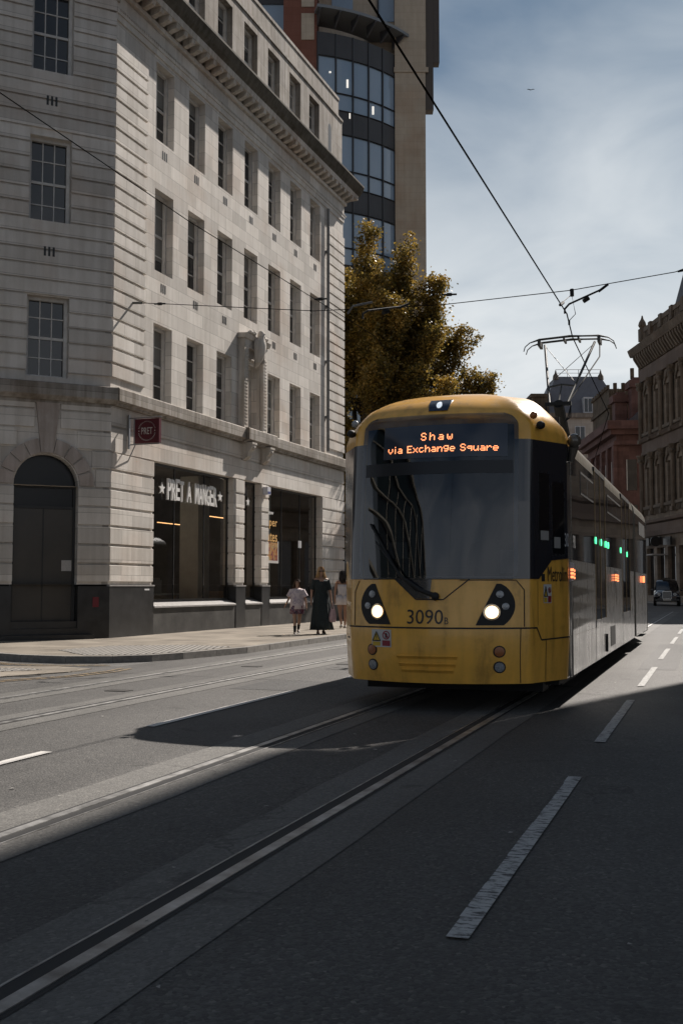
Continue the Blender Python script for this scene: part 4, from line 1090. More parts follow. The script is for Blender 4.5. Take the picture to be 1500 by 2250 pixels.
# ------------------------------------------------------------------ pale block with the mansard roof closing the street
MS = empty('mansard_building', (24.3, 135, 0), 0, 'pale stone block with a tall grey slate mansard roof closing the far street', 'building')
M['palestone'] = stone_mat('pale_far_stone', (0.50,0.45,0.39), 1.6, .6, stain=.3, joint=.75)
M['slate'] = basic('grey_slate_roof', (0.13,0.13,0.145), .6, var=.12, scale=1.5)
m = MB(); m.box(0,14,0,10,0,22.4); m.build('wall', M['palestone'], MS)
m = MB(); m.box(-.3,14,-.5,10,22.3,22.9); m.box(-.1,14,-.3,0,18.0,18.4); m.box(-.1,14,-.3,0,13.5,13.9); m.build('cornice', M['vic'], MS)
m = MB(); m.add([(.6,.6,22.9),(11.2,.6,22.9),(11.2,9,22.9),(.6,9,22.9),(2.9,2.4,28.0),(8.6,2.4,28.0),(8.6,7,28.0),(2.9,7,28.0)], [(0,1,5,4),(1,2,6,5),(2,3,7,6),(3,0,4,7),(4,5,6,7)]); m.build('roof', M['slate'], MS)
m = MB(); m.box(-.5,1.6,.2,4,22.6,25.0); m.box(-.7,1.8,0,4.2,25.0,25.4); m.build('corner_turret', M['rough'], MS)
m = MB()
for xx in (2.9,4.4,5.8,7.2,8.6): m.tube([(xx,2.4,28.0),(xx,2.4,28.9)], .035, 4)
m.tube([(2.9,2.4,28.9),(8.6,2.4,28.9)], .035, 4); m.tube([(2.9,2.4,28.45),(8.6,2.4,28.45)], .03, 4)
m.build('roof_railing', basic('thin_roof_railing',(0.25,0.25,0.26),.5), MS)
m = MB()
for xx in (2.9,8.6): m.loft([[(xx+r*cos(2*pi*k/6),2.4+r*sin(2*pi*k/6),z) for k in range(6)] for z,r in [(27.6,.4),(28.1,.35),(28.4,.15),(28.8,.06)]])
build_split(m, 'roof_finial', M['vicdark'], MS)
for xx in (5.9,7.3):
    f_ = MB().box(xx,xx+1.15,.2,1.4,23.0,25.0).build('dormer', basic('white_dormer',(0.5,0.5,0.5),.5) if xx == 5.9 else bpy.data.materials['white_dormer'], MS)
    for a, b in [(.12,.5),(.62,1.03)]: MB().box(xx+a,xx+b,.16,.2,23.15,24.8).build('pane', M['pane'], f_)
for zz2 in (19.1,14.6,10.1):
    for xx in (.9,4.7,8.5):
        f_ = MB().box(xx,xx+1.3,-.08,0,zz2,zz2+2.2).build('window_frame', bpy.data.materials['white_dormer'], MS)
        for a, b in [(.1,.6),(.72,1.2)]: MB().box(xx+a,xx+b,-.1,-.08,zz2+.1,zz2+2.1).build('pane', M['pane'], f_)
# roof ladder cage and dish on the skyline
an = empty('roof_antenna', (32.9, 131, 22.0), 0, 'small wire mesh antenna standing on the skyline beside the red chimneys', 'antenna')
m = MB()
for i in range(4): m.tube([(i*.55,0,.9),(i*.55,0,3.4)], .03, 4); m.tube([(0,0,1.0+i*.75),(1.65,0,1.0+i*.75)], .03, 4)
m.build('grid', M['dark'], an); m = MB(); m.tube([(.8,0,-4),(1.0,0,.9)], .08, 6); m.build('mast', M['dark'], an)

# ------------------------------------------------------------------ the tram
TP = st(-2.80, 11.10)
TR = empty('tram', (TP.x, TP.y, 0), RZ, 'yellow and grey articulated tram numbered 3090B showing Shaw via Exchange Square, headlights on', 'tram')
def tram_paint(name, col, rough=.28):
    m, t, b = new_mat(name); tcn = N(t,'ShaderNodeTexCoord')
    n1 = N(t,'ShaderNodeTexNoise'); n1.inputs['Scale'].default_value = 2.2; n1.inputs['Detail'].default_value = 8; n1.inputs['Roughness'].default_value=.7; L(t,tcn.outputs['Object'],n1.inputs['Vector'])
    mpn = N(t,'ShaderNodeMapping'); mpn.inputs['Scale'].default_value = (6,6,.8); L(t,tcn.outputs['Object'],mpn.inputs[0])
    n2 = N(t,'ShaderNodeTexNoise'); n2.inputs['Scale'].default_value = 1.5; n2.inputs['Detail'].default_value = 6; L(t,mpn.outputs[0],n2.inputs['Vector'])
    mm = N(t,'ShaderNodeMath',operation='MULTIPLY'); L(t,n1.outputs['Fac'],mm.inputs[0]); L(t,n2.outputs['Fac'],mm.inputs[1])
    r = ramp(t,[(.12,[c*.55 for c in col]),(.20,[c*.85 for c in col]),(.32,col)]); L(t,mm.outputs[0],r.inputs[0]); L(t,r.outputs[0],b.inputs['Base Color'])
    rr = N(t,'ShaderNodeMapRange'); rr.inputs['From Min'].default_value=.1; rr.inputs['From Max'].default_value=.35; rr.inputs['To Min'].default_value=rough+.25; rr.inputs['To Max'].default_value=rough; L(t,mm.outputs[0],rr.inputs['Value']); L(t,rr.outputs[0],b.inputs['Roughness'])
    b.inputs['Coat Weight'].default_value=.5; b.inputs['Coat Roughness'].default_value=.08
    n3 = N(t,'ShaderNodeTexNoise'); n3.inputs['Scale'].default_value=1.3; n3.inputs['Detail'].default_value=1; L(t,tcn.outputs['Object'],n3.inputs['Vector'])
    bp = N(t,'ShaderNodeBump'); bp.inputs['Strength'].default_value=.12; bp.inputs['Distance'].default_value=.03; L(t,n3.outputs['Fac'],bp.inputs['Height']); L(t,bp.outputs[0],b.inputs['Coat Normal'])
    return m
M['yellow'] = tram_paint('tram_yellow_paint', (0.84,0.445,0.070))
M['roofyellow'] = tram_paint('tram_roof_yellow', (0.62,0.38,0.09), .35)
M['silver'] = tram_paint('tram_silver_paint', (0.11,0.108,0.104), .22)
M['cantrail'] = tram_paint('tram_cantrail_paint', (0.22,0.205,0.17), .3)
M['mask'] = glass_mat('tram_black_mask', (0.022,0.023,0.028), .12, .9, .04, .8)
M['screen'] = clear_glass('tram_windscreen', (0.42,0.44,0.48))
_t = M['screen'].node_tree; _tc = N(_t,'ShaderNodeTexCoord'); _n = N(_t,'ShaderNodeTexNoise'); _n.inputs['Scale'].default_value = .7; _n.inputs['Detail'].default_value = 1; L(_t,_tc.outputs['Object'],_n.inputs['Vector'])
_b = N(_t,'ShaderNodeBump'); _b.inputs['Strength'].default_value = .06; _b.inputs['Distance'].default_value = .05; L(_t,_n.outputs['Fac'],_b.inputs['Height'])
for _x in _t.nodes:
    if _x.type in ('BSDF_GLOSSY',): L(_t,_b.outputs[0],_x.inputs['Normal'])
M['sideglass'] = glass_mat('tram_side_glass', (0.010,0.010,0.011), .03, .7, .05, .6)
M['rubber'] = basic('black_rubber', (0.012,0.012,0.012), .7)
M['doorframe'] = basic('gold_door_edge', (0.17,0.115,0.045), .5, var=.2)
M['underside'] = basic('underframe_black', (0.012,0.012,0.012), .8)

def interp(tab, z):
    if z <= tab[0][0]: return tab[0][1]
    for (a, va), (b, vb) in zip(tab, tab[1:]):
        if z <= b: return va + (vb-va)*(z-a)/(b-a)
    return tab[-1][1]
T_fw = [(.3,.85),(.87,.865),(2.7,.865),(2.9,.865),(3.05,.86),(3.13,.84),(3.18,.80),(3.27,.73),(3.36,.62),(3.43,.49),(3.49,.31),(3.53,.02)]
T_sw = [(.3,1.25),(.76,1.275),(2.95,1.275),(3.07,1.235),(3.18,1.14),(3.29,1.03),(3.38,.92),(3.43,.84),(3.47,.72),(3.50,.52),(3.52,.28),(3.53,.05)]
T_fs = [(.3,.06),(.6,.0),(.87,.0),(1.38,.05),(2.2,.15),(2.9,.27),(3.1,.32),(3.2,.37),(3.29,.46),(3.36,.58),(3.43,.76),(3.49,1.0),(3.53,1.3)]
T_bow = [(.3,.24),(.87,.26),(1.38,.24),(2.9,.18),(3.1,.17),(3.3,.13),(3.53,.02)]
BACK = 1.32
def surf(a, z, off=0.0):
    def base(a, z):
        s = -1 if a < 0 else 1; a = abs(a)
        fw, sw, fs, bw = interp(T_fw,z), interp(T_sw,z), interp(T_fs,z), interp(T_bow,z)
        A = (fw, fs+bw); Bc = (fw+.155*(sw/1.28), fs*.9+bw+.17); C_ = (sw, max(1.05, fs*.9+bw+.45)); D_ = (sw, max(BACK, C_[1]+.3))
        if a <= .88: q = a/.88; return (s*fw*q, fs+bw*q*q)
        if a <= 1.08:
            q = (a-.88)/.20; # rounded outer corner
            return (s*(A[0]+(Bc[0]-A[0])*(q+.18*sin(pi*q))), A[1]+(Bc[1]-A[1])*(q-.10*sin(pi*q)))
        if a <= 1.78: q = (a-1.08)/.70; return (s*(Bc[0]+(C_[0]-Bc[0])*q+s*0), Bc[1]+(C_[1]-Bc[1])*q)
        q = (a-1.78)/.34; return (s*(C_[0]+(D_[0]-C_[0])*q), C_[1]+(D_[1]-C_[1])*q)
    x, y = base(a, z)
    if off:
        x1, y1 = base(a-.01, z); x2, y2 = base(a+.01, z); x3, y3 = base(a, z+.01); x4, y4 = base(a, z-.01)
        ta = Vector((x2-x1, y2-y1, 0)); tz = Vector((x3-x4, y3-y4, .02)); nrm = ta.cross(tz)
        if nrm.length > 1e-9:
            nrm.normalize(); return Vector((x,y,z)) + nrm*off
    return Vector((x, y, z))
def rows(z0, z1, n): return [z0+(z1-z0)*i/n for i in range(n+1)]
def panel(name, zs, aL, aR, off, mat, cols=16, parent=None, smooth=35, marks=()):
    """a skin panel laid on the cab surface; aL/aR give its edges for each height"""
    m = MB(); rr = []
    for z in zs:
        l, r = aL(z), aR(z); A_ = [l+(r-l)*i/cols for i in range(cols+1)]
        rr.append([surf(a, z, off) for a in A_])
    m.loft(rr, close=False, cap=False)
    # edge thickness
    v0 = len(m.v); back = []
    for ri, z in enumerate(zs):
        l, r = aL(z), aR(z); back.append((surf(l, z, off-.02), surf(r, z, off-.02)))
    for i in range(len(zs)-1):
        m.quad(rr[i][0], back[i][0], back[i+1][0], rr[i+1][0]); m.quad(back[i][1], rr[i][-1], rr[i+1][-1], back[i+1][1])
    return m.build(name, mat, parent or TR, smooth=smooth)
# shell
bpz = [.3,.34,.45,.6,.76,.87,1.0,1.2,1.38,1.61,1.9,2.2,2.5,2.7,2.88,2.94,2.98,3.04,3.10,3.14,3.18,3.22,3.26,3.30,3.34,3.38,3.41,3.44,3.46,3.48,3.495,3.51,3.52,3.53]
av = [-2.12,-1.95,-1.78,-1.6,-1.35,-1.2,-1.13,-1.08,-1.055,-1.03,-1.005,-.98,-.955,-.93,-.905,-.88,-.83,-.77,-.7,-.62,-.54,-.46,-.38,-.3,-.22,-.14,-.07,0]
av = av + [-a for a in av[:-1]][::-1]
shell = MB(); shell.loft([[surf(a, z) for a in av] for z in bpz], close=False, cap=False)
nav = len(av); keep = []
for fi_, f_ in enumerate(shell.f):     # the opening for the windscreen
    zi, ai = divmod(f_[0], nav)
    if bpz[zi] >= 1.37 and bpz[zi+1] <= 3.05 and max(abs(av[ai]), abs(av[ai+1])) <= .835: continue
    keep.append(f_)
shell.f = keep
shell.build('cab_shell', M['yellow'], TR, smooth=28)
under = MB(); under.poly([tuple(surf(a, .3)) for a in av]); under.box(-1.0,1.0,1.0,1.3,.16,.3); under.build('underside', M['underside'], TR)
# black mask and windscreen
cst = lambda v: (lambda z: v)
def mskR(z):
    return 2.12 if z >= 1.61 else 1.13+(1.45-1.13)*(z-1.38)/(.23)
mz = rows(1.385,1.61,9)+rows(1.64,2.2,6)+rows(2.3,2.875,6)
mm = MB(); rr0 = []
for z in mz:
    R = mskR(z); cols = sorted(set([a for a in av if abs(a) < R-.02] + [-R, R]))
    rr0.append([(a, z) for a in cols])
for r0, r1 in zip(rr0, rr0[1:]):
    c0 = [a for a, _ in r0]; c1 = [a for a, _ in r1]; z0_, z1_ = r0[0][1], r1[0][1]
    allc = sorted(set(c0 + c1))
    cl_a = lambda a, c: min(max(a, c[0]), c[-1])
    for a, b in zip(allc, allc[1:]):
        if max(abs(a), abs(b)) <= .835 and z0_ > 1.39: continue
        q = [surf(cl_a(a,c0),z0_,.010), surf(cl_a(b,c0),z0_,.010), surf(cl_a(b,c1),z1_,.010), surf(cl_a(a,c1),z1_,.010)]
        mm.quad(*q)
mm.build('black_mask', M['mask'], TR)
def wsR(z):
    r = .87
    if z > 3.02: q = min(1, (z-3.02)/.14); r = .87 - .14*(1-sqrt(max(0,1-q*q)))
    if z < 1.45: r = .87 - .04*(1-(z-1.39)/.06)
    return r
panel('windscreen', rows(1.395,1.45,2)+rows(1.5,3.0,12)+rows(3.02,3.158,10), lambda z: -wsR(z), wsR, .020, M['screen'], 34)
M['blind'] = basic('destination_panel', (0.030,0.036,0.052), .12, spec=.8)
panel('destination_display', rows(2.68,3.04,4), cst(-.60), cst(.76), .024, M['blind'], 14)
panel('sun_blind', rows(2.50,2.64,2), cst(-.82), cst(.82), .023, basic('dark_header_band',(0.008,0.008,0.010),.3), 14)
# what stands behind the glass: bulkhead, desk, seat, head-restraint, side blind
M['cabin'] = basic('cab_interior_black', (0.030,0.031,0.036), .7); M['cabin_grey'] = basic('cab_interior_grey', (0.085,0.087,0.095), .7)
MB().box(-1.2,1.2,1.14,1.18,.9,3.2).build('cab_bulkhead', M['cabin'], TR)
MB().box(-.35,.30,1.12,1.139,1.1,2.75).build('cab_door', M['cabin_grey'], TR)
m = MB(); m.prism([(-.98,.42,1.30),(-.98,.85,1.42),(-.98,.85,1.1),(-.98,.42,1.1)], (1.96,0,0)); m.box(-.2,.3,.55,.8,1.42,1.52); m.build('driver_desk', M['cabin'], TR)
m = MB(); m.loft([[(.42+w*cos(a)*.9, .98+.07*sin(a), z) for a in [2*pi*k/14 for k in range(14)]] for z, w in [(1.0,.22),(1.3,.26),(1.6,.27),(1.78,.22),(1.82,.12),(1.88,.12),(1.98,.13),(2.06,.10)]]); m.build('driver_seat', basic('seat_cloth',(0.022,.024,.03),.9), TR, smooth=50)
m = MB(); m.tube([(-.55,.8,1.42),(-.55,.72,1.75)],.015,6); m.box(-.66,-.44,.70,.73,1.62,1.80); m.build('ticket_screen', M['cabin_grey'], TR)
MB().box(.62,.78,.60,.63,1.45,1.70).build('cab_notice', basic('faded_cab_notice',(0.25,.25,.25),.7), TR)
# LED dot matrix lettering
GL = {'S':["01110","10001","10000","01110","00001","10001","01110"],'h':["10000","10000","10110","11001","10001","10001","10001"],'a':["00000","00000","01110","00001","01111","10001","01111"],'w':["00000","00000","10001","10001","10101","10101","01010"],
'v':["00000","00000","10001","10001","10001","01010","00100"],'i':["010","000","010","010","010","010","010"],'E':["11111","10000","10000","11110","10000","10000","11111"],'x':["00000","00000","10001","01010","00100","01010","10001"],'c':["00000","00000","01110","10000","10000","10001","01110"],
'n':["00000","00000","10110","11001","10001","10001","10001"],'g':["00000","01111","10001","10001","01111","00001","01110"],'e':["00000","00000","01110","10001","11111","10000","01110"],'q':["00000","00000","01111","10001","01111","00001","00001"],'u':["00000","00000","10001","10001","10001","10011","01101"],'r':["00000","00000","10110","11001","10000","10000","10000"],' ':["000"]*7}
M['led'] = basic('amber_led', (1,.4,.15), .5, emit=(1.0,.30,.12), estr=1.9)
def led(txt, a_mid, z0, pitch, gap=1):
    wtot = sum(len(GL[c][0])+gap for c in txt)-gap; a = a_mid - wtot*pitch/2
    for c in txt:
        g = GL[c]; m = MB()
        for r in range(7):
            for k, b in enumerate(g[r]):
                if b == '1':
                    aa = a+k*pitch; z = z0+(6-r)*pitch; h = pitch*.40
                    m.quad(surf(aa-h*1.15,z-h,.029), surf(aa+h*1.15,z-h,.029), surf(aa+h*1.15,z+h,.029), surf(aa-h*1.15,z+h,.029))
        if m.v: m.build('led_letter', M['led'], TR)
        a += (len(g[0])+gap)*pitch
led('Shaw', .02, 2.875, .0120, 3); led('via Exchange Square', .07, 2.745, .0113, 1)
# roof marker light in its dark wedge
def wedge(z): return .115+.055*(z-3.205)/.145
panel('roof_light_housing', rows(3.205,3.35,6), lambda z: -wedge(z)+.0, lambda z: wedge(z), .010, M['blind'], 6)
def disc(a, z, r, off, mat, name, parent=None, n=16, depth=.012, rim=None):
    m = MB(); c = surf(a, z, off); ring = [surf(a+r*cos(2*pi*k/n), z+r*sin(2*pi*k/n), off) for k in range(n)]
    ring0 = [surf(a+r*cos(2*pi*k/n), z+r*sin(2*pi*k/n), off-depth) for k in range(n)]
    m.add(ring0+ring+[c+(surf(a,z,off+.008)-surf(a,z,off))], [(k,(k+1)%n,n+(k+1)%n,n+k) for k in range(n)]+[(n+k,n+(k+1)%n,2*n) for k in range(n)])
    return m.build(name, mat, parent or TR, smooth=50)
M['lens'] = basic('clear_lamp_lens', (0.25,0.26,0.27), .15, spec=1.0, var=.5, scale=60)
M['lens_bright'] = basic('roof_lamp_lens', (0.6,0.6,0.6), .2, emit=(.8,.9,1), estr=.5)
M['head'] = basic('headlight_lit', (1,.85,.6), .2, emit=(1.0,.66,.36), estr=2.0)
M['headrim'] = basic('headlight_reflector', (0.55,.42,.28), .15, metal=1.0)
M['orange_off'] = basic('orange_reflector', (0.30,0.10,0.03), .3)
disc(0.0, 3.275, .036, .020, M['lens_bright'], 'roof_light')
# headlight clusters
for s in (-1, 1):
    def inn(z): q=(1.33-z)/.42; return .665-.20*q
    def out(z): q=(1.33-z)/.42; return .665+.03+.155*sin(pi*min(1,max(0,q*.93+.02)))**.6
    zs = rows(.905,1.335,14)
    hl = panel('headlight_cluster', zs, (lambda z: inn(z)) if s>0 else (lambda z: -out(z)), (lambda z: out(z)) if s>0 else (lambda z: -inn(z)), .006, M['rubber'], 8)
    disc(s*.62, 1.04, .085, .016, M['headrim'], 'lamp_reflector', hl)
    disc(s*.62, 1.04, .066, .024, M['head'], 'headlight', hl)
    disc(s*.70, 1.225, .038, .014, M['lens'], 'side_lamp', hl); disc(s*.755, 1.10, .036, .014, M['lens'], 'fog_lamp', hl)
    for zq, mt, nm in [(.635,M['orange_off'],'orange_reflector'),(.475,M['lens'],'lower_lamp')]:
        disc(s*.70, zq, .062, .004, M['rubber'], 'lamp_bezel'); disc(s*.70, zq, .049, .010, mt, nm)
# seams (dark shut lines) on the cab
def seam(pts, w=.008, name='shut_line'):
    m = MB()
    for (a0,z0),(a1,z1) in zip(pts, pts[1:]):
        n = max(1, int(max(abs(a1-a0),abs(z1-z0))/.06))
        for i in range(n):
            p = (a0+(a1-a0)*i/n, z0+(z1-z0)*i/n); q = (a0+(a1-a0)*(i+1)/n, z0+(z1-z0)*(i+1)/n)
            dx_, dz_ = q[0]-p[0], q[1]-p[1]; l = sqrt(dx_*dx_+dz_*dz_); ox, oz = -dz_/l*w/2, dx_/l*w/2
            m.quad(surf(p[0]-ox,p[1]-oz,.0045), surf(q[0]-ox,q[1]-oz,.0045), surf(q[0]+ox,q[1]+oz,.0045), surf(p[0]+ox,p[1]+oz,.0045))
    return m.build(name, M['rubber'], TR)
seam([(-1.5,.74),(-1.2,.74),(-1.1,.875),(1.10,.875),(1.2,.745),(1.85,.76),(2.12,.70)], .016)
seam([(.90,.31),(.90,.87)], .006); seam([(1.3,.31),(1.3,.74)], .008); seam([(-.93,.89),(-.93,1.25),(-.88,1.37)], .008); seam([(.93,.89),(.93,1.27),(.86,1.372),(.3,1.372)], .008)
seam([(-.42,1.385),(-.17,1.17),(.13,1.17),(.40,1.385)], .012)
seam([(1.12,1.37),(1.12,.9)], .006)
# wiper well and arm
def well(z): q=(z-1.178)/.2; return q
panel('wiper_well', rows(1.178,1.382,5), lambda z: -.17-.25*well(z), lambda z: -.02+.02*well(z), .0042, M['mask'], 8)
wp = MB()
wp.tube([surf(.06,1.20,.05),surf(-.10,1.26,.07),surf(-.30,1.40,.09),surf(-.62,1.78,.08)], [.028,.022,.012,.009], 8)
wp.tube([surf(-.15,1.26,.05),surf(-.35,1.42,.045),surf(-.72,1.98,.04)], .012, 6)
wp.sphere(tuple(surf(.05,1.20,.04)), .045, 10, 6); wp.build('wiper', M['rubber'], TR, smooth=50)
# louvre ribs on the bumper
for i, (zz1, hw) in enumerate([(.575,.33),(.495,.31),(.43,.285)]):
    m = MB()
    for q in range(10):
        a0 = -.055-hw+2*hw*q/10; a1 = -.055-hw+2*hw*(q+1)/10
        m.add([surf(a0,zz1-.022,.001),surf(a1,zz1-.022,.001),surf(a1,zz1+.012,.022),surf(a0,zz1+.012,.022),surf(a1,zz1+.018,.001),surf(a0,zz1+.018,.001)], [(0,1,2,3),(3,2,4,5)])
    m.build('bumper_rib', M['yellow'], TR)
def wrap_text(txt, a0, a1, z0, z1, off, mat, name, bold=0.0):
    vs, fs = text_mesh(txt, 1, 1, 0.0, bold); xs=[v[0] for v in vs]; ys=[v[1] for v in vs]
    m = MB(); m.add([surf(a0+(v[0]-min(xs))/(max(xs)-min(xs))*(a1-a0), z0+(v[1]-min(ys))/(max(ys)-min(ys))*(z1-z0), off) for v in vs], fs)
    return m.build(name, mat, TR)
M['blacktxt'] = basic('black_lettering', (0.02,0.02,0.022), .4)
M['whitetxt'] = basic('white_vinyl_number', (0.55,0.55,0.55), .4)
wrap_text('3090', -.265, .13, .915, 1.065, .006, M['blacktxt'], 'fleet_number'); wrap_text('B', .145, .185, .915, .985, .006, M['blacktxt'], 'fleet_suffix')
# warning labels
M['lab_white'] = basic('label_white', (0.5,.5,.48), .5); M['lab_yel'] = basic('label_yellow', (0.55,.36,.03), .5); M['lab_red'] = basic('label_red', (0.25,.02,.035), .5)
def patch(a0, a1, z0, z1, off, mat, par, name):
    m = MB(); n = 4
    m.loft([[surf(a0+(a1-a0)*i/n, z, off) for i in range(n+1)] for z in (z0,z1)], close=False, cap=False); return m.build(name, mat, par)
def wlabel(a0, z0, w, h):
    e = patch(a0, a0+w, z0, z0+h, .005, M['lab_white'], TR, 'warning_label')
    mid = a0+w/2; g = .012*w/.24
    patch(a0+g, mid-g, z0+g, z0+h*.30, .007, M['lab_yel'], e, 'text_box'); patch(mid+g, a0+w-g, z0+g, z0+h*.38, .007, M['lab_red'], e, 'text_box')
    m = MB(); cx = (a0+mid)/2; hh = h*.52; zz = z0+h*.36
    m.add([surf(cx-w*.20,zz,.007),surf(cx+w*.20,zz,.007),surf(cx,zz+hh,.007)],[(0,1,2)]); m.build('triangle', M['lab_yel'], e)
    m = MB()
    m.add([surf(cx-w*.02,zz+hh*.28,.008),surf(cx+w*.02,zz+hh*.28,.008),surf(cx+w*.02,zz+hh*.72,.008),surf(cx-w*.02,zz+hh*.72,.008),surf(cx-w*.02,zz+hh*.1,.008),surf(cx+w*.02,zz+hh*.1,.008),surf(cx+w*.02,zz+hh*.2,.008),surf(cx-w*.02,zz+hh*.2,.008)],[(0,1,2,3),(4,5,6,7)]); 
    ed = .012
    for (p,q) in [((cx-w*.20,zz),(cx+w*.20,zz)),((cx+w*.20,zz),(cx,zz+hh)),((cx,zz+hh),(cx-w*.20,zz))]:
        m.tube([surf(*p,.009),surf(*q,.009)], .005, 4)
    m.build('symbol', M['blacktxt'], e)
    m = MB(); cx = (mid+a0+w)/2; cz = z0+h*.68; R0, R1 = w*.19, w*.14; n = 18
    m.add([surf(cx+r*cos(2*pi*k/n),cz+r*sin(2*pi*k/n),.007) for r in (R0,R1) for k in range(n)],[(k,(k+1)%n,n+(k+1)%n,n+k) for k in range(n)])
    m.add([surf(cx-R1*.75-.006,cz+R1*.65,.009),surf(cx-R1*.65,cz+R1*.75+.006,.009),surf(cx+R1*.75+.006,cz-R1*.65,.009),surf(cx+R1*.65,cz-R1*.75-.006,.009)],[(0,1,2,3)])
    m.build('prohibition_ring', M['lab_red'], e)
    m = MB(); m.add([surf(cx-.012,cz-R1*.8,.008),surf(cx+.012,cz-R1*.8,.008),surf(cx+.015,cz+R1*.3,.008),surf(cx,cz+R1*.8,.008),surf(cx-.015,cz+R1*.3,.008)],[(0,1,2,3,4)]); m.build('person_symbol', M['blacktxt'], e)
wlabel(-.70, .665, .245, .185)
wlabel(1.24, 1.13, .17, .20)
MBh = MB(); 
# cab side windows: quarter light and sliding window, each with a rubber surround
for a0, a1, z0, z1 in [(1.14,1.36,1.80,2.52),(1.43,1.70,1.66,2.44)]:
    f_ = panel('cab_window_surround', rows(z0-.03,z1+.03,6), cst(a0-.02), cst(a1+.02), .010, M['rubber'], 4)
    panel('cab_window', rows(z0,z1,6), cst(a0), cst(a1), .014, M['sideglass'], 4, parent=f_)
patch(1.16,1.34,1.80,1.90,.018,basic('paper_strip_in_window',(0.28,.27,.25),.6),TR,'window_sticker'); patch(1.46,1.60,1.72,1.84,.018,bpy.data.materials['paper_strip_in_window'],TR,'window_sticker')
wrap_text('Metrolink', 1.33, 1.83, 1.36, 1.52, .008, M['blacktxt'], 'operator_name')
wrap_text('30', 1.70, 1.79, 1.74, 1.89, .018, M['whitetxt'], 'side_number')
patch(1.20,1.27,1.36,1.44,.006,M['rubber'],TR,'door_release')
# marker lamps on the roof shoulder
for s in (-1, 1):
    m = MB(); c = surf(s*1.12, 3.03, .05); m.sphere(tuple(c), .05, 10, 8, 1, 1.3, .9); m.build('shoulder_lamp', M['rubber'], TR, smooth=60)
    m = MB(); c = surf(s*1.02, 3.12, .05); m.sphere(tuple(c), .042, 10, 8); m.build('shoulder_indicator', basic('amber_shoulder_lamp',(0.35,.12,.03),.15), TR, smooth=60) if s > 0 else m.build('shoulder_indicator', M['lens'], TR, smooth=60)
cmr = MB(); cmr.sphere((1.35,1.22,2.93), .085, 12, 8, .9, 1.0, 1.0); cmr.tube([(1.35,1.24,2.90),(1.31,1.24,2.70)], [.06,.03], 8); cmr.build('side_camera', basic('glossy_bronze_dome',(0.10,.085,.065),.2,coat=.5), TR, smooth=60)

# body sections: cross-section carried back along the track
PROF = [(1.25,.30),(1.28,.40),(1.28,.76),(1.28,1.61),(1.28,2.80),(1.26,2.93),(1.20,3.03),(1.09,3.12),(.95,3.19),(.80,3.25),(.5,3.30),(0,3.33)]
PROF = PROF + [(-x, z) for x, z in PROF[:-1]][::-1]
def section(y0, y1, ent, first=False):
    m = MB(); m.loft([[(x,y,z) for x, z in PROF] for y in (y0,y1)], close=True, cap=True); m.build('body_shell', M['cantrail'], ent, smooth=30)
    for s in (1,):
        pass
    X = 1.28
    def pn(name, a, b, z0, z1, pr, mat, par=None):
        mm = MB(); mm.box(X-.02, X+pr, a, b, z0, z1); 
        return mm.build(name, mat, par or ent)
    def pn2(name, a, b, z0, z1, pr, mat):
        mm = MB(); mm.box(-X-pr, -X+.02, a, b, z0, z1); return mm.build(name, mat, ent)
    pn2('window_band', y0, y1, 1.61, 2.80, .004, M['mask']); pn2('lower_panel', y0, y1, .30, 1.60, .003, M['silver'])
    return pn
pn = section(1.20, 11.35, TR)
doors = [(3.95,5.45),(8.45,10.35)]
def between(a, b, ds):
    out = []; c = a
    for d0, d1 in ds: out.append((c, d0)); c = d1
    out.append((c, b)); return out
for a, b in between(1.24, 11.33, doors):
    pn('window_band', a+.003, b-.003, 1.61, 2.80, .006, M['sideglass'])
    pn('lower_panel', a+.003, b-.003, .765, 1.605, .004, M['silver'])
    pn('skirt_panel', a+.003, b-.003, .31, .75, .002, M['silver'])
for a, b in [(2.3,3.75),(5.75,8.2)]:
    wv = pn('hopper_window', a, b, 2.42, 2.70, .012, M['rubber']); 
    k = int(round((b-a)/.75))
    for i in range(k): 
        mm = MB(); mm.box(1.28, 1.295, a+(b-a)*i/k+.03, a+(b-a)*(i+1)/k-.03, 2.45, 2.67); mm.build('hopper_pane', M['sideglass'], wv)
for a, b in doors:
    d = pn('door', a+.02, b-.02, .86, 2.86, .002, M['sideglass'])
    mid = (a+b)/2
    for q in (a+.01, mid-.03, b-.05):
        mm = MB(); mm.box(1.26, 1.290, q, q+.022, .84, 2.90); mm.build('door_edge', M['doorframe'], d)
    mm = MB(); mm.box(1.25,1.292,a,b,.76,.855); mm.build('door_sill', M['silver'], d)
    mm = MB(); mm.box(1.25,1.284,a,b,.31,.755); mm.build('door_step_panel', M['silver'], d)
    mm = MB(); mm.box(1.25,1.288,a,b,2.87,2.93); mm.build('door_header', M['rubber'], d)
    for q in (mid-.35, mid+.35):
        mm = MB(); mm.box(1.322,1.326,q-.25,q+.25,1.05,2.75); 
# dotted livery fading along the lower panel
dots = MB()
for j in range(4):
    for i in range(17):
        y = 1.5+i*.135; z = 1.44-j*.185; r = .062*(1-i/22)
        dots.add([(1.2885, y+r*.85*cos(2*pi*k/10), z+r*1.2*sin(2*pi*k/10)) for k in range(10)], [tuple(range(10))])
dots.build('dot_livery', basic('gold_grey_dots', (0.035,.03,.022), .35), TR)
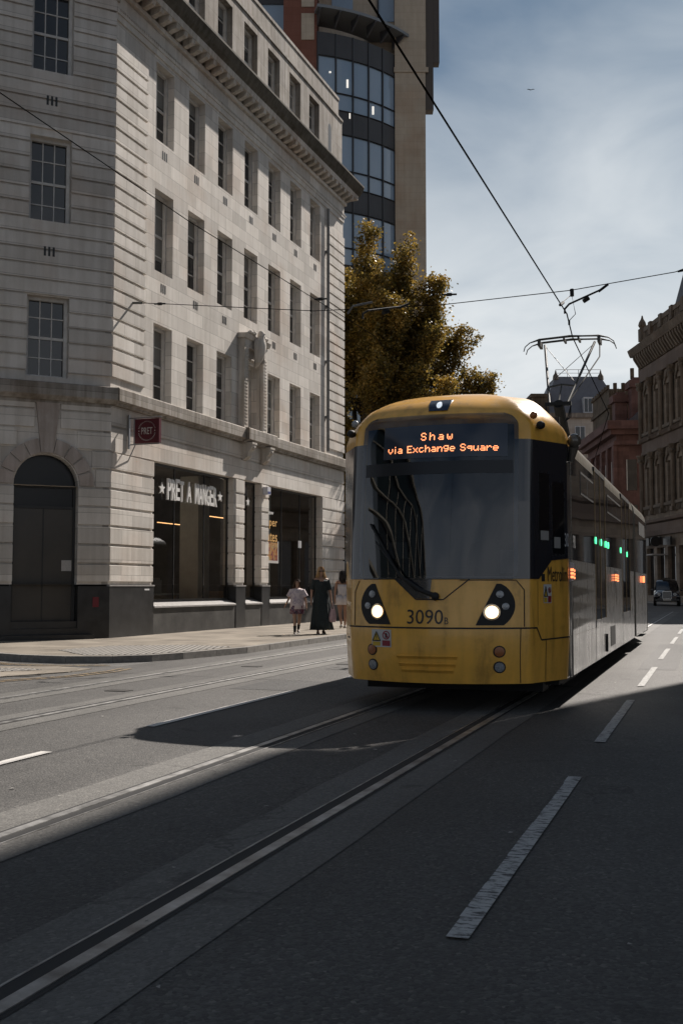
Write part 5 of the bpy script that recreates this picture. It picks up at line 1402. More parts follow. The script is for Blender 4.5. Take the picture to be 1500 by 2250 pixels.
# front pillar of the saloon and number
mm = MB(); mm.box(1.26,1.286,1.30,1.42,.31,2.80); mm.build('front_pillar', M['rubber'], TR)
def side_text(txt, y0, y1, z0, z1, x, mat, name):
    vs, fs = text_mesh(txt, 1, 1, 0.0); xs=[v[0] for v in vs]; ys=[v[1] for v in vs]; m = MB()
    m.add([(x, y0+(v[0]-min(xs))/(max(xs)-min(xs))*(y1-y0), z0+(v[1]-min(ys))/(max(ys)-min(ys))*(z1-z0)) for v in vs], fs); return m.build(name, mat, TR)
side_text('90', 1.46, 1.66, 1.74, 1.89, 1.294, M['whitetxt'], 'side_number')
# side marker lamps
M['amber'] = basic('amber_marker_lit', (1,.3,.1), .4, emit=(1.0,.25,.09), estr=1.7)
for y in (1.26, 6.95, 7.12):
    h_ = MB(); h_.prism([(1.28,y-.035,1.36),(1.325,y-.035,1.38),(1.33,y-.035,1.56),(1.28,y-.035,1.58)], (0,.07,0)); hh = h_.build('side_lamp_housing', M['lens'], TR)
    m = MB()
    for q in range(3): m.box(1.290,1.325,y-.044,y-.0355,1.40+q*.04,1.425+q*.04); m.box(1.326,1.333,y-.025,y+.025,1.39+q*.04,1.415+q*.04)
    m.build('side_indicator', M['amber'], hh)
# glowing green spots standing in for lights reflected in the side glass
M['green'] = basic('green_reflection_glow', (.1,1,.4), .4, emit=(.10,1.0,.40), estr=1.5)
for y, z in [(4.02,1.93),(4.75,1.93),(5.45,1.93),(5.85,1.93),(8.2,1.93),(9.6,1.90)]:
    m = MB(); m.box(1.288,1.294,y-.06,y+.06,z-.045,z+.045); m.sphere((1.294,y,z), .05, 10, 6, .12, 1.0, 1.0); m.build('green_lamp_reflection', M['green'], TR)
for y in (2.9,5.9):
    mm = MB(); mm.box(1.28,1.287,6.1,6.9,.40,.70)
    if y > 5: mm.build('vent_grille', M['rubber'], TR)
mm = MB(); mm.tube([(1.295,5.35,.36),(1.295,5.35,.62)], .02, 6); mm.build('tow_handle', M['rubber'], TR)
# articulation, second section, then the rear swinging away to the left with the track
def bellows(y0, y1, ent):
    m = MB(); n = 6
    for i in range(n):
        a = y0+(y1-y0)*i/n; b = y0+(y1-y0)*(i+.6)/n
        m.loft([[(x*.975,y,max(.42,z*.985)) for x, z in PROF] for y in (a,b)], close=True, cap=True)
    return m.build('articulation', M['rubber'], ent)
bellows(11.37, 11.83, TR)
pn = section(11.85, 15.6, TR)
for a, b in [(11.87,15.58)]:
    pn('window_band', a, b, 1.61, 2.80, .006, M['sideglass']); pn('lower_panel', a, b, .765, 1.605, .004, M['silver']); pn('skirt_panel', a, b, .31, .75, .002, M['silver'])
hw = pn('hopper_window', 13.0, 15.0, 2.42, 2.70, .012, M['rubber'])
h_ = MB(); h_.prism([(1.28,14.0,1.36),(1.325,14.0,1.38),(1.33,14.0,1.56),(1.28,14.0,1.58)], (0,.07,0)); hh = h_.build('side_lamp_housing', M['lens'], TR)
MB().box(1.290,1.335,13.99,14.06,1.40,1.54).build('side_indicator', M['amber'], hh)
bellows(15.6, 16.0, TR)
rear = MB(); ang = R_(9)
def rr_pt(x, y, z): return (x*cos(ang)-y*sin(ang), 16.0 + x*sin(ang)+y*cos(ang), z)
rear.loft([[rr_pt(x,y,z) for x, z in PROF] for y in (.05,11.5)], close=True, cap=True); rear.build('rear_body', M['cantrail'], TR, smooth=30)
for (nm, z0, z1, mt, pr) in [('rear_window_band',1.61,2.80,M['sideglass'],.006),('rear_lower_panel',.31,1.60,M['silver'],.004)]:
    m = MB(); m.add([rr_pt(1.28+pr,.1,z0),rr_pt(1.28+pr,11.4,z0),rr_pt(1.28+pr,11.4,z1),rr_pt(1.28+pr,.1,z1)],[(0,1,2,3)]); m.build(nm, mt, TR)
# bogies in the dark under the body
bg_ = MB()
for y in (2.6, 13.2, 19): bg_.box(-1.0,1.0,y,y+1.8,.10,.32)
bg_.box(-1.15,1.15,1.2,11.3,.22,.31); build_split(bg_, 'bogie_frame', M['underside'], TR)
wh = MB()
for y in (2.9,4.2,13.5,14.7):
    for x in (-.72,.72): wh.tube([(x-.06,y,.31),(x+.06,y,.31)], .30, 20)
build_split(wh, 'wheel', M['iron'], TR)
# roof gear and the pantograph
M['galv'] = basic('grey_roof_gear', (0.13,.13,.13), .6, var=.2)
rfg = MB(); rfg.box(-.75,.75,2.6,6.5,3.3,3.52); rfg.box(-.6,.6,7.2,9.5,3.3,3.5)
for q in range(9): rfg.box(-.70+q*.16,-.64+q*.16,2.52,2.6,3.36,3.50)
rfg.build('roof_equipment', M['galv'], TR)
PG = MB(); kn = Vector((0, 10.2, 4.86))
PG.tube([(0,12.5,3.55),kn], [.13,.10], 10); PG.box(-.5,.5,12.1,12.9,3.30,3.6); 
PG.box(-.25,.25,kn.y-.05,kn.y+.05,kn.z-.04,kn.z+.03)
for sx in (-1,1):
    for q in range(3): PG.tube([(sx*.24,kn.y,kn.z-.04),(sx*(.24-.03*q),kn.y-.03,kn.z-.28),(sx*.12,kn.y-.1,kn.z-.38)], .009, 5)
PG.build('pantograph_lower_arm', M['rubber'], TR)
hy = 12.15; hz_ = 6.50
PU = MB(); M['steel'] = basic('grey_tube_steel', (0.075,.075,.07), .6)
PU.tube([(-.17,kn.y,kn.z),(-.52,hy,hz_-.04)], .026, 8); PU.tube([(.17,kn.y,kn.z),(.52,hy,hz_-.04)], .026, 8)
PU.tube([(.17,kn.y+.05,kn.z),(.66,hy-.45,hz_-.45),(.62,hy+.05,hz_-.05)], .014, 6)
PU.tube([(-.26,kn.y+.52,kn.z+.43),(0,kn.y+.50,kn.z+.47),(.26,kn.y+.52,kn.z+.43)], .020, 6); PU.tube([(0,kn.y+.52,kn.z+.45),(0,kn.y,kn.z)], .015, 6)
PU.tube([(-.50,hy,hz_-.08),(.27,kn.y+.6,kn.z+.5)], .007, 5); PU.tube([(.50,hy,hz_-.08),(-.27,kn.y+.6,kn.z+.5)], .007, 5)
PU.build('pantograph_upper_arm', M['steel'], TR, smooth=50)
PH = MB()
for dy_ in (-.16,.16):
    PH.tube([(-.95,hy+dy_,hz_-.18),(-.92,hy+dy_,hz_-.08),(-.82,hy+dy_,hz_),(-.62,hy+dy_,hz_+.055),(0,hy+dy_,hz_+.085),(.62,hy+dy_,hz_+.055),(.82,hy+dy_,hz_),(.92,hy+dy_,hz_-.08),(.95,hy+dy_,hz_-.18)], [.010,.011,.012,.024,.028,.024,.012,.011,.010], 8)
for x in (-.62,.62): PH.box(x-.03,x+.03,hy-.2,hy+.2,hz_-.08,hz_+.03)
for x in (-.1,.2): PH.box(x-.02,x+.02,hy-.18,hy+.18,hz_+.0,hz_+.05)
PH.build('pantograph_head', M['steel'], TR, smooth=50)

# ------------------------------------------------------------------ overhead wires
M['wire'] = basic('oxidised_wire', (0.010,0.010,0.010), 1.0, spec=0.0)
def wire(name, pts, r, label, group=None, mat=None):
    o = MB().tube(pts, r, 6).build(name, mat or M['wire']); return tag(o, label, 'overhead wire', group)
W1 = [st(-2.8,-14,6.62), st(-2.84,9.1,6.60), st(-2.60,21.2,6.60), st(-2.74,23.25,6.60), st(-2.95,34,6.6), st(-6.5,60,6.6)]
wire('contact_wire', W1, .013, 'black contact wire running over the near track to the tram pantograph')
W2 = [st(-7.3,-4,6.62), st(-7.1,14,6.60), st(-6.62,21.6,6.55), st(-7.4,28.5,6.55), st(-7.6,44,6.6)]
wire('contact_wire', W2, .0065, 'black contact wire crossing in front of the stone building over the far track')
P0 = Vector((-5.12, 26.33, 8.25)); P0s = Vector((-4.05,25.6,8.02))
Pm = Vector((-0.6, 23.9, 7.42)); Pr = Vector((4.50, 21.12, 7.12)); Pq = Vector((6.45,20.75,7.38)); Pe = st(5.05,21.9,9.2)
wire('span_wire', [P0, P0s, Pm, Vector((2.1,22.45,7.18)), Pr, Pq, Pe], .009, 'thin span wire strung across the street from the stone corner to the right side')
def strain(loc, d, label):
    e = empty('wire_insulator', loc, 0, label, 'insulator', 'turnbuckles on the span wire'); d = Vector(d).normalized()
    MB().tube([-d*.16, d*.16], .02, 8).build('rod', M['rubber'], e)
    MB().tube([-d*.05, d*.05], .036, 10).build('insulator_body', M['rubber'], e)
    return e
dS = (Pr-P0s)
strain(Vector((-4.35,25.8,8.08)), dS, 'turnbuckle on the span wire close to the stone corner')
strain(P0s+dS*.42, dS, 'turnbuckle on the span wire in front of the middle of the facade')
strain(P0s+dS*.735, dS, 'turnbuckle on the span wire beside the tree top edge')
strain(Pq+(Pq-Pr)*.10, Pq-Pr, 'turnbuckle on the span wire near the right edge of the picture')
# wall anchor
MBa = MB(); MBa.tube([P0+Vector((-.1,.03,0)), P0+(P0s-P0)*.25], .03, 8)
tag(MBa.build('wall_anchor', M['steel']), 'steel eye anchor holding the span wire on the stone corner', 'anchor')
def steady(loc, tip, name_label, drop):
    """registration arm: hangs from the span wire, insulated, holding the contact wire sideways"""
    e = empty('registration_arm', loc, 0, name_label, 'overhead wire arm')
    a = Vector(tip)-Vector(loc); 
    MB().tube([(0,0,-.0), (.03,0,-.05)+Vector((0,0,0)) if False else (.0,0,.09), a*.12+Vector((0,0,.13)), a], .020, 8).build('arm', M['rubber'], e)
    m = MB()
    for q in range(5): m.tube([a*(.50+.03*q), a*(.512+.03*q)], .045, 10)
    m.build('insulator', M['rubber'], e)
    MB().tube([a*.9+Vector((0,0,.0)), a*1.15+Vector((0,0,.02))], .026, 8).build('clamp', M['rubber'], e)
    return e
steady((4.33,20.9,6.60), (5.08,20.95,7.10), 'dark registration arm pulling the near contact wire aside under the span wire', .5)
hg = MB(); hg.tube([Pr+Vector((.02,0,.02)), Pr+Vector((.02,-.02,-.12))], .04, 8); hg.tube([Pr, Pr+Vector((.02,-.3,-.55)), (4.55,21.6,6.62)], .008, 5); hg.tube([Pr+Vector((0,0,-.1)),(4.12,20.2,6.62)], .008, 5)
hg.tube([(4.08,20.1,6.56),(4.18,20.3,6.66)],.03,6); hg.tube([(4.57,21.65,6.56),(4.57,21.65,6.66)],.022,6)
tag(hg.build('wire_hanger', M['rubber']), 'small black hanger joining span wire and near contact wire', 'wire fitting')
steady((.42,21.3,6.60), (1.25,21.9,7.0), 'grey registration arm in front of the dark tree, right one', .5)
MBb = MB(); MBb.tube([(.12,20.9,6.60),(.22,20.8,6.72),(.60,20.8,6.80)], .022, 8)
tag(MBb.build('steady_bracket', M['galv']), 'short pale steady bracket at the far contact wire by the building edge', 'wire fitting')

# ------------------------------------------------------------------ tree behind the corner building
def tree(name, loc, label, h=17.0, seed=5):
    R = random.Random(seed); e = empty(name, loc, 0, label, 'tree')
    tk = MB(); tk.tube([(0,0,0),(.1,0,2),(-.05,.1,4.5),(.1,.1,9),(.2,0,13)], [.38,.30,.26,.16,.05], 10)
    tips = []
    # upright limbs, each ends in a spire-shaped clump
    limbs = []
    for i in range(44):
        a = 2*pi*i*.618; z0 = 2.6+R.uniform(0,8.5)*.9
        reach = R.uniform(2.2,6.6)*(1-.05*z0) ; rise = R.uniform(2.2,5.2)
        p0 = Vector((0,0,z0)); p2 = Vector((cos(a)*reach, sin(a)*reach, min(z0+rise, h-1.0-reach*.35)))
        p1 = (p0+p2)/2 + Vector((cos(a)*reach*.22, sin(a)*reach*.22, -.25))
        limbs.append((p0,p1,p2)); tk.tube([p0,p1,p2], [.10,.06,.02], 6)
    for a, reach, z0, z1 in [(0.0,6.0,3.2,8.4),(-.25,6.3,2.6,7.2),(.3,5.8,3.6,9.4),(-.5,6.0,3.0,6.6),(-.1,5.0,4.6,10.6),(.15,6.4,2.4,6.0),(-.05,5.6,3,9.6),(-.35,5.2,3.5,8.8),(-.8,5.0,4.0,9.5),(.1,4.2,6.4,12.4),(-.3,3.6,7.0,13.2),(-.6,3.8,6,12),(-.9,5.4,3,6),(0,4.6,3,5.5),(-.4,4.4,3,5),(-.1,3.4,5,14.4),(0,4.7,4,12.4),(0,5.7,3.5,10.4),(.05,6.5,3,8.0),(-.2,6.9,2.8,6.4),(-1.3,3.2,7,13.2),(pi,3,7,13.6)]:
        p0 = Vector((0,0,z0)); p2 = Vector((cos(a)*reach, sin(a)*reach, z1)); p1 = (p0+p2)/2+Vector((0,0,-.2)); limbs.append((p0,p1,p2)); tk.tube([p0,p1,p2],[.12,.07,.02],6)
    for (x,y,zt) in [(-1.9,-.6,h-.2),(.25,-1.6,h-.1),(1.9,-1.3,h-1.0),(-.7,.6,h-1.2),(3.3,-.8,h-2.0),(-3,-.5,h-.6)]:
        p0 = Vector((x*.2,y*.2,6.5)); p2 = Vector((x,y,zt-1.1)); limbs.append((p0,(p0+p2)/2+Vector((x*.15,0,0)),p2)); tk.tube([p0,(p0+p2)/2,p2],[.12,.07,.02],6)
    tk.build('trunk', basic('dark_bark',(0.05,.038,.028),.9,var=.3,bump=.3), e)
    lv = MB(); V = lv.v; F = lv.f
    def leaf(c, s):
        u = Vector((R.gauss(0,1),R.gauss(0,1),R.gauss(0,.7))).normalized(); w = u.orthogonal().normalized(); w = Matrix.Rotation(R.uniform(0,6.28),3,u) @ w
        o = len(V); l = s*1.5; b = s*.5
        V.extend([tuple(c-u*l*.5), tuple(c+w*b), tuple(c+u*l*.5), tuple(c-w*b)]); F.append((o,o+1,o+2,o+3))
    for p0,p1,p2 in limbs:
        ln = (p2-p0).length
        ntw = int(16+ln*6.0)
        for q in range(ntw):
            t = R.uniform(.30,1.0)
            c = p0.lerp(p1,t*2) if t < .5 else p1.lerp(p2,(t-.5)*2)
            # twig: short upward spray
            ta = R.uniform(0,2*pi); tl = R.uniform(.5,1.25)*(1.15-.5*t); d = Vector((cos(ta)*.62, sin(ta)*.62, R.uniform(.35,1.1))).normalized()
            if R.random() < .16: tl *= 1.5
            n_ = int(60+68*tl)
            for k in range(n_):
                f = R.random()**.8; sp = .30*(1-f*.72)
                leaf(c+d*tl*f+Vector((R.gauss(0,sp),R.gauss(0,sp),R.gauss(0,sp*.9))), R.uniform(.06,.115))
    o = lv.build('crown', M['leaf'], e); return e
m, t, b = new_mat('leaf'); M['leaf'] = m
geo = N(t,'ShaderNodeNewGeometry'); oi = N(t,'ShaderNodeTexCoord'); nn = N(t,'ShaderNodeTexNoise'); nn.inputs['Scale'].default_value=.9; nn.inputs['Detail'].default_value=3; L(t,oi.outputs['Object'],nn.inputs['Vector'])
wnz = N(t,'ShaderNodeTexWhiteNoise'); wnz.noise_dimensions='1D'; L(t,geo.outputs['Random Per Island'],wnz.inputs['W'])
av_ = N(t,'ShaderNodeMath',operation='MULTIPLY_ADD'); L(t,nn.outputs['Fac'],av_.inputs[0]); av_.inputs[1].default_value=1.1; 
sc2 = N(t,'ShaderNodeMath',operation='MULTIPLY_ADD'); L(t,wnz.outputs['Value'],sc2.inputs[0]); sc2.inputs[1].default_value=.5; sc2.inputs[2].default_value=-.32; L(t,sc2.outputs[0],av_.inputs[2])
rp = ramp(t,[(.15,(.095,.080,.022)),(.45,(.19,.135,.030)),(.8,(.36,.225,.045))]); L(t,av_.outputs[0],rp.inputs[0]); L(t,rp.outputs[0],b.inputs['Base Color']); b.inputs['Roughness'].default_value=.5
trn = N(t,'ShaderNodeBsdfTranslucent'); L(t,rp.outputs[0],trn.inputs['Color']); mxs = N(t,'ShaderNodeMixShader'); mxs.inputs[0].default_value=.5
outn = [x for x in t.nodes if x.type=='OUTPUT_MATERIAL'][0]; L(t,b.outputs[0],mxs.inputs[1]); L(t,trn.outputs[0],mxs.inputs[2]); L(t,mxs.outputs[0],outn.inputs['Surface'])
tree('street_tree', (0.9,48.0,0), 'broad golden brown leaved tree rising between the corner building and the tower', 17.8)

small = copy_tree([o for o in bpy.data.objects if o.name == 'street_tree'][0])
q_ = st(3.0, 25.0); small.location = (q_.x, q_.y, 0); small.scale = (.35,.35,.45); small.rotation_euler = (0,0,2.0)  # unseen scaled copy of the tree, added to cast dappled shade on the lane
small['label'] = 'small street tree added out of view at the right kerb to dapple the road'
for o_ in bpy.data.objects:
    if o_.name.startswith('street_tree'): o_['group'] = 'street trees'
# ------------------------------------------------------------------ black cab far up the street
CBX = empty('taxi', (22.4, 75.5, 0), R_(-16), 'black hackney cab with chrome grille facing us at the right edge', 'taxi')
M['cabblack'] = basic('black_cab_paint', (0.010,0.010,0.012), .18, coat=.8)
M['chrome'] = basic('chrome', (0.6,.6,.6), .15, metal=1)
secs = [(0.0,.35,.62,.30,.72),(.10,.30,.72,.30,.90),(.5,.30,.80,.28,.98),(1.25,.30,.84,.28,1.08),(1.30,.30,.86,.28,1.12),(1.75,.30,.86,.28,1.66),(1.95,.30,.86,.28,1.78),(2.6,.30,.86,.28,1.84),(3.6,.30,.86,.28,1.80),(4.2,.30,.84,.28,1.60),(4.5,.35,.78,.35,1.10)]
m = MB(); rings = []
for y, zb, w, zb2, zt in secs:
    wt = w*(.80 if zt > 1.3 else .86)
    rings.append([(-w*.92,y,zb),(-w,y,zb+.2),(-w,y,min(zt,1.02)*.92),(-(w*.97 if zt>1.2 else wt),y,min(zt,1.05)),(-wt,y,zt-.08),(-wt*.85,y,zt),(wt*.85,y,zt),(wt,y,zt-.08),((w*.97 if zt>1.2 else wt),y,min(zt,1.05)),(w,y,min(zt,1.02)*.92),(w,y,zb+.2),(w*.92,y,zb)])
m.loft(rings); m.build('body', M['cabblack'], CBX, smooth=40)
m = MB(); m.add([(-.62,1.30,1.12),(.62,1.30,1.12),(.56,1.74,1.64),(-.56,1.74,1.64)],[(0,1,2,3)]); m.build('windscreen', glass_mat('cab_windscreen',(0.03,.04,.05),.03,1.0), CBX)
m = MB()
for s in (-1,1):
    m.add([(s*.872,1.5,1.10),(s*.872,3.9,1.10),(s*.70,3.8,1.68),(s*.70,1.85,1.68)],[(0,1,2,3)])
build_split(m, 'side_window', M['pane'], CBX)
m = MB(); m.box(-.26,.26,-.05,.02,.52,.98)
m.build('grille', M['rubber'], CBX); m = MB()
for q in [(-.29,-.26,.50,1.0),(.26,.29,.50,1.0),(-.29,.29,.99,1.03),(-.29,.29,.48,.51)]: m.box(q[0],q[1],-.07,.02,q[2],q[3])
for q in range(7): m.box(-.2+q*.065,-.185+q*.065,-.06,.0,.52,.98)
m.build('grille_frame', M['chrome'], CBX)
for s in (-1,1):
    h_ = MB().tube([(s*.52,.10,.80),(s*.52,-.04,.80)], .10, 14).build('headlight', M['chrome'], CBX); MB().tube([(s*.52,-.041,.80),(s*.52,-.05,.80)], .085, 14).build('lens', M['lens'], h_)
    m = MB(); m.loft([[(s*(.66+.22*cos(2*pi*k/10)), y, .62+r*sin(2*pi*k/10)) for k in range(10)] for y, r in [(.0,.12),(.1,.26),(.8,.30),(1.15,.2)]]); m.build('wing', M['cabblack'], CBX, smooth=50)
    for y in (.75,3.75):
        w_ = MB().tube([(s*.70,y,.33),(s*.90,y,.33)], .33, 18).build('wheel', M['rubber'], CBX); MB().tube([(s*.88,y,.33),(s*.905,y,.33)], .18, 14).build('hub_cap', M['chrome'], w_)
    MB().sphere((s*.98,1.45,1.10), .10, 8, 6, 1,.5,.8).build('mirror', M['cabblack'], CBX)
m = MB(); m.box(-.80,.80,-.14,.05,.36,.48); m.build('bumper', M['cabblack'], CBX)
MB().box(-.26,.26,-.155,-.14,.37,.47).build('number_plate', basic('blank_plate',(0.4,.4,.38),.5), CBX)
MB().box(-.26,.26,1.95,2.1,1.82,1.96).build('roof_light', basic('taxi_roof_lamp_unlit',(0.03,.028,.02),.4), CBX)
# pavement on the far right
m = MB(); m.prism([(24.9,60,-.02),(70,60,-.02),(70,160,-.02),(24.9,160,-.02)],(0,0,.14)); struct(m.build('pavement', M['slab']))
m = MB(); m.prism([(24.75,60,-.02),(24.9,60,-.02),(24.9,160,-.02),(24.75,160,-.02)],(0,0,.145)); struct(m.build('kerb', M['kerb']))

# ------------------------------------------------------------------ people
M['skin'] = basic('skin', (0.42,0.25,0.17), .55, var=.06, scale=8)
M['skin_tan'] = basic('tanned_skin', (0.36,0.20,0.13), .5, var=.06, scale=8)
def body(name, J, parent, mat):
    """J: name -> (pos, radius, parent joint); grown as one continuous skin"""
    names = list(J); idx = {n: i for i, n in enumerate(names)}
    me = bpy.data.meshes.new(name); me.from_pydata([J[n][0] for n in names], [(idx[J[n][2]], idx[n]) for n in names if J[n][2]], [])
    me.materials.append(mat)
    o = bpy.data.objects.new(name, me); COL.objects.link(o); o.parent = parent
    sk = o.modifiers.new('skin','SKIN'); sk.use_smooth_shade = True
    for i, n in enumerate(names):
        r = J[n][1]; r = r if isinstance(r, tuple) else (r, r)
        me.skin_vertices[0].data[i].radius = r; me.skin_vertices[0].data[i].use_root = (n == 'pelvis')
    ss = o.modifiers.new('sub','SUBSURF'); ss.levels = 2; ss.render_levels = 2
    # bake, so that the figure is plain geometry
    dg = bpy.context.evaluated_depsgraph_get(); nm = bpy.data.meshes.new_from_object(o.evaluated_get(dg)); o.modifiers.clear(); o.data = nm
    return o
def skeleton(h, armL, armR, legL, legR, turn=0.0, lean=0.0):
    """figure of height h facing -y. arm = (elbow, wrist), leg = (knee, ankle) given in body heights"""
    k = h
    J = {'pelvis':((0,0,.52*k),(.085*k,.065*k),None),'waist':((0,lean*.3,.60*k),(.066*k,.05*k),'pelvis'),'chest':((0,lean*.6,.71*k),(.088*k,.058*k),'waist'),'shoulder':((0,lean,.805*k),(.062*k,.040*k),'chest'),
         'neck':((0,lean,.845*k),.028*k,'shoulder'),'jaw':((0,lean-.008*k,.885*k),(.036*k,.040*k),'neck'),'skull':((0,lean-.0*k,.935*k),(.045*k,.052*k),'jaw'),'crown':((0,lean+.004*k,.975*k),(.032*k,.038*k),'skull'),
         'nose':((0,lean-.060*k,.918*k),.007*k,'skull')}
    for s, nm, (el, wr) in ((-1,'L',armL),(1,'R',armR)):
        sh = (s*.098*k, lean, .80*k)
        J['sh'+nm] = (sh, .031*k, 'shoulder'); J['el'+nm] = (tuple(c*k for c in el), .021*k, 'sh'+nm); J['wr'+nm] = (tuple(c*k for c in wr), .0145*k, 'el'+nm)
        d = (Vector(J['wr'+nm][0])-Vector(J['el'+nm][0])).normalized(); w = Vector(J['wr'+nm][0]); side = d.orthogonal().normalized(); side = Vector((0,1,0)) if abs(d.y) < .8 else side
        pl = w+d*.035*k; J['palm'+nm] = (tuple(pl), (.019*k,.009*k), 'wr'+nm)
        for q, (off, ln) in enumerate([(-.015,.030),(-.005,.036),(.005,.033),(.014,.026)]):
            b0 = pl+side*off*k+d*.012*k; tipp = b0+d*ln*k+Vector((-s*.006*k,0,0))
            J[f'f{q}a{nm}'] = (tuple(b0), .0048*k, 'palm'+nm); J[f'f{q}b{nm}'] = (tuple(tipp), .0038*k, f'f{q}a{nm}')
        J['th'+nm] = (tuple(w+d*.02*k-side*.022*k), .0055*k, 'palm'+nm); J['tt'+nm] = (tuple(w+d*.042*k-side*.03*k), .0042*k, 'th'+nm)
    for s, nm, (kn_, an) in ((-1,'L',legL),(1,'R',legR)):
        J['hip'+nm] = ((s*.052*k,0,.49*k), .056*k, 'pelvis'); J['th2'+nm] = (tuple(((Vector((s*.052,0,.49))*.5+Vector(kn_)*.5)*k)), .048*k, 'hip'+nm)
        J['kn'+nm] = (tuple(c*k for c in kn_), .031*k, 'th2'+nm); cf = (Vector(kn_)*.62+Vector(an)*.38)*k+Vector((0,.008*k,0)); J['cf'+nm] = (tuple(cf), .030*k, 'kn'+nm)
        J['an'+nm] = (tuple(c*k for c in an), .018*k, 'cf'+nm); a = Vector(an)*k; J['heel'+nm] = ((a.x,a.y+.012*k,max(.018*k,a.z-.032*k)), .017*k, 'an'+nm); J['toe'+nm] = ((a.x,a.y-.085*k,max(.012*k,a.z-.040*k)), (.018*k,.011*k), 'heel'+nm)
    return J
def shell_cloth(name, rings, mat, parent, folds=0, amp=0.0, n=28, seed=1, smooth=60):
    m = MB(); R = random.Random(seed); ph = [R.uniform(0,6.28) for _ in range(3)]
    rr = []
    for i, (z, cx, cy, rx, ry) in enumerate(rings):
        f = i/(len(rings)-1); rr.append([(cx+rx*cos(a)*(1+amp*f*(sin(folds*a+ph[0]+f)+.5*sin((folds+3)*a+ph[1]))), cy+ry*sin(a)*(1+amp*f*(sin(folds*a+ph[0]+f)+.5*sin((folds+3)*a+ph[1]))), z) for a in [2*pi*k/n for k in range(n)]])
    m.loft(rr, cap=False); o = m.build(name, mat, parent, smooth=smooth); sm = o.modifiers.new('s','SOLIDIFY'); sm.thickness=.006; return o
def sleeve(name, p0, p1, r0, r1, mat, parent):
    p0, p1 = Vector(p0), Vector(p1); m = MB(); m.tube([p0,(p0+p1)/2,p1],[r0,(r0+r1)/2,r1],14,True); return m.build(name, mat, parent, smooth=60)
def shoes(J, parent, mat, k, sole=None):
    for nm in 'LR':
        h_ = Vector(J['heel'+nm][0]); t_ = Vector(J['toe'+nm][0]); m = MB(); d = (t_-h_)
        m.loft([[(h_.x+w*cos(a), (h_+d*f).y, max(0.002,(h_+d*f).z-.02*k+zo+hh*sin(a))) for a in [2*pi*q/12 for q in range(12)]] for f, w, hh, zo in [(-.22,.012*k,.012*k,.02*k),(-.1,.022*k,.026*k,.022*k),(.4,.024*k,.024*k,.02*k),(.85,.026*k,.016*k,.012*k),(1.15,.018*k,.010*k,.010*k)]])
        s_ = m.build('shoe', mat, parent, smooth=60)
        if sole:
            m = MB(); m.box(h_.x-.027*k,h_.x+.027*k,t_.y-.015*k,h_.y+.02*k,-.0,.010*k); m.build('sole', sole, s_)
def hair_strands(name, pts_fn, mat, parent, n=170, r=.004):
    m = MB()
    for i in range(n): m.tube(pts_fn(i), [r*1.5,r*1.6,r*1.2,r*.5], 4, False)
    return m.build(name, mat, parent, smooth=60)
PV = .12
# woman in the long dark green dress
wp_ = st(-8.75, 25.9)
def place(px, py, z0=.12):
    # foot point on the pavement, from the street survey
    return (px, py, z0)
wm = empty('person', place(-.515, 27.55), R_(8), 'person in a long dark green dress with loose blonde hair, walking towards us', 'person')
H1 = 1.70
J = skeleton(H1, ((-.135,.0,.64),(-.150,-.05,.50)), ((.135,.01,.64),(.150,-.04,.50)), ((-.05,-.05,.28),(-.052,-.06,.045)), ((.05,.03,.28),(.052,.10,.06)))
body('body', J, wm, M['skin'])
M['green_dress'] = basic('dark_green_viscose', (0.018,0.026,0.027), .8, var=.35, scale=14)
k = H1
shell_cloth('dress', [(.80*k,0,0,.125*k,.058*k),(.77*k,0,-.004,.115*k,.072*k),(.70*k,0,-.006,.100*k,.078*k),(.62*k,0,0,.085*k,.065*k),(.55*k,0,0,.105*k,.080*k),(.45*k,0,0,.120*k,.095*k),(.30*k,.0,.0,.135*k,.110*k),(.16*k,.0,.02,.150*k,.125*k),(.065*k,.01,.02,.165*k,.135*k)], M['green_dress'], wm, 7, .10, 40, 3)
for s in (-1,1): sleeve('dress_sleeve', (s*.09*k,0,.80*k), (s*.136*k,0,.655*k), .040*k, .036*k, M['green_dress'], wm)
m = MB(); m.add([(-.045*k,-.066*k,.815*k),(.045*k,-.066*k,.815*k),(0,-.082*k,.735*k)],[(0,1,2)]); m.build('neckline', M['skin'], wm)
M['blonde'] = basic('blonde_hair', (0.42,0.26,0.12), .5, var=.35, scale=50)
Rh = random.Random(2)
def blonde(i):
    a = Rh.uniform(0,2*pi); 
    while abs(a-1.5*pi) < .55: a = Rh.uniform(0,2*pi)
    r0 = Rh.uniform(0,.9); c = Vector((.038*k*cos(a)*r0, .004+.045*k*sin(a)*r0, .998*k-.012*k*r0)); e1 = Vector((.050*k*cos(a),.004+.056*k*sin(a),.95*k)); 
    e2 = Vector((.062*k*cos(a),.01+.060*k*sin(a),.89*k)); e3 = Vector(((.055+.03*Rh.random())*k*cos(a),.015+.055*k*sin(a),(.815+.03*Rh.random())*k)); return [c,e1,e2,e3]
hair_strands('hair', blonde, M['blonde'], wm, 330, .0065)
m = MB(); m.tube([(-.045*k,-.055*k,.928*k),(.045*k,-.055*k,.928*k)],.009,6); m.build('sunglasses', M['rubber'], wm)
shoes(J, wm, basic('dark_sandals',(0.05,.035,.03),.5), k, basic('pale_sole',(0.4,.36,.3),.6))
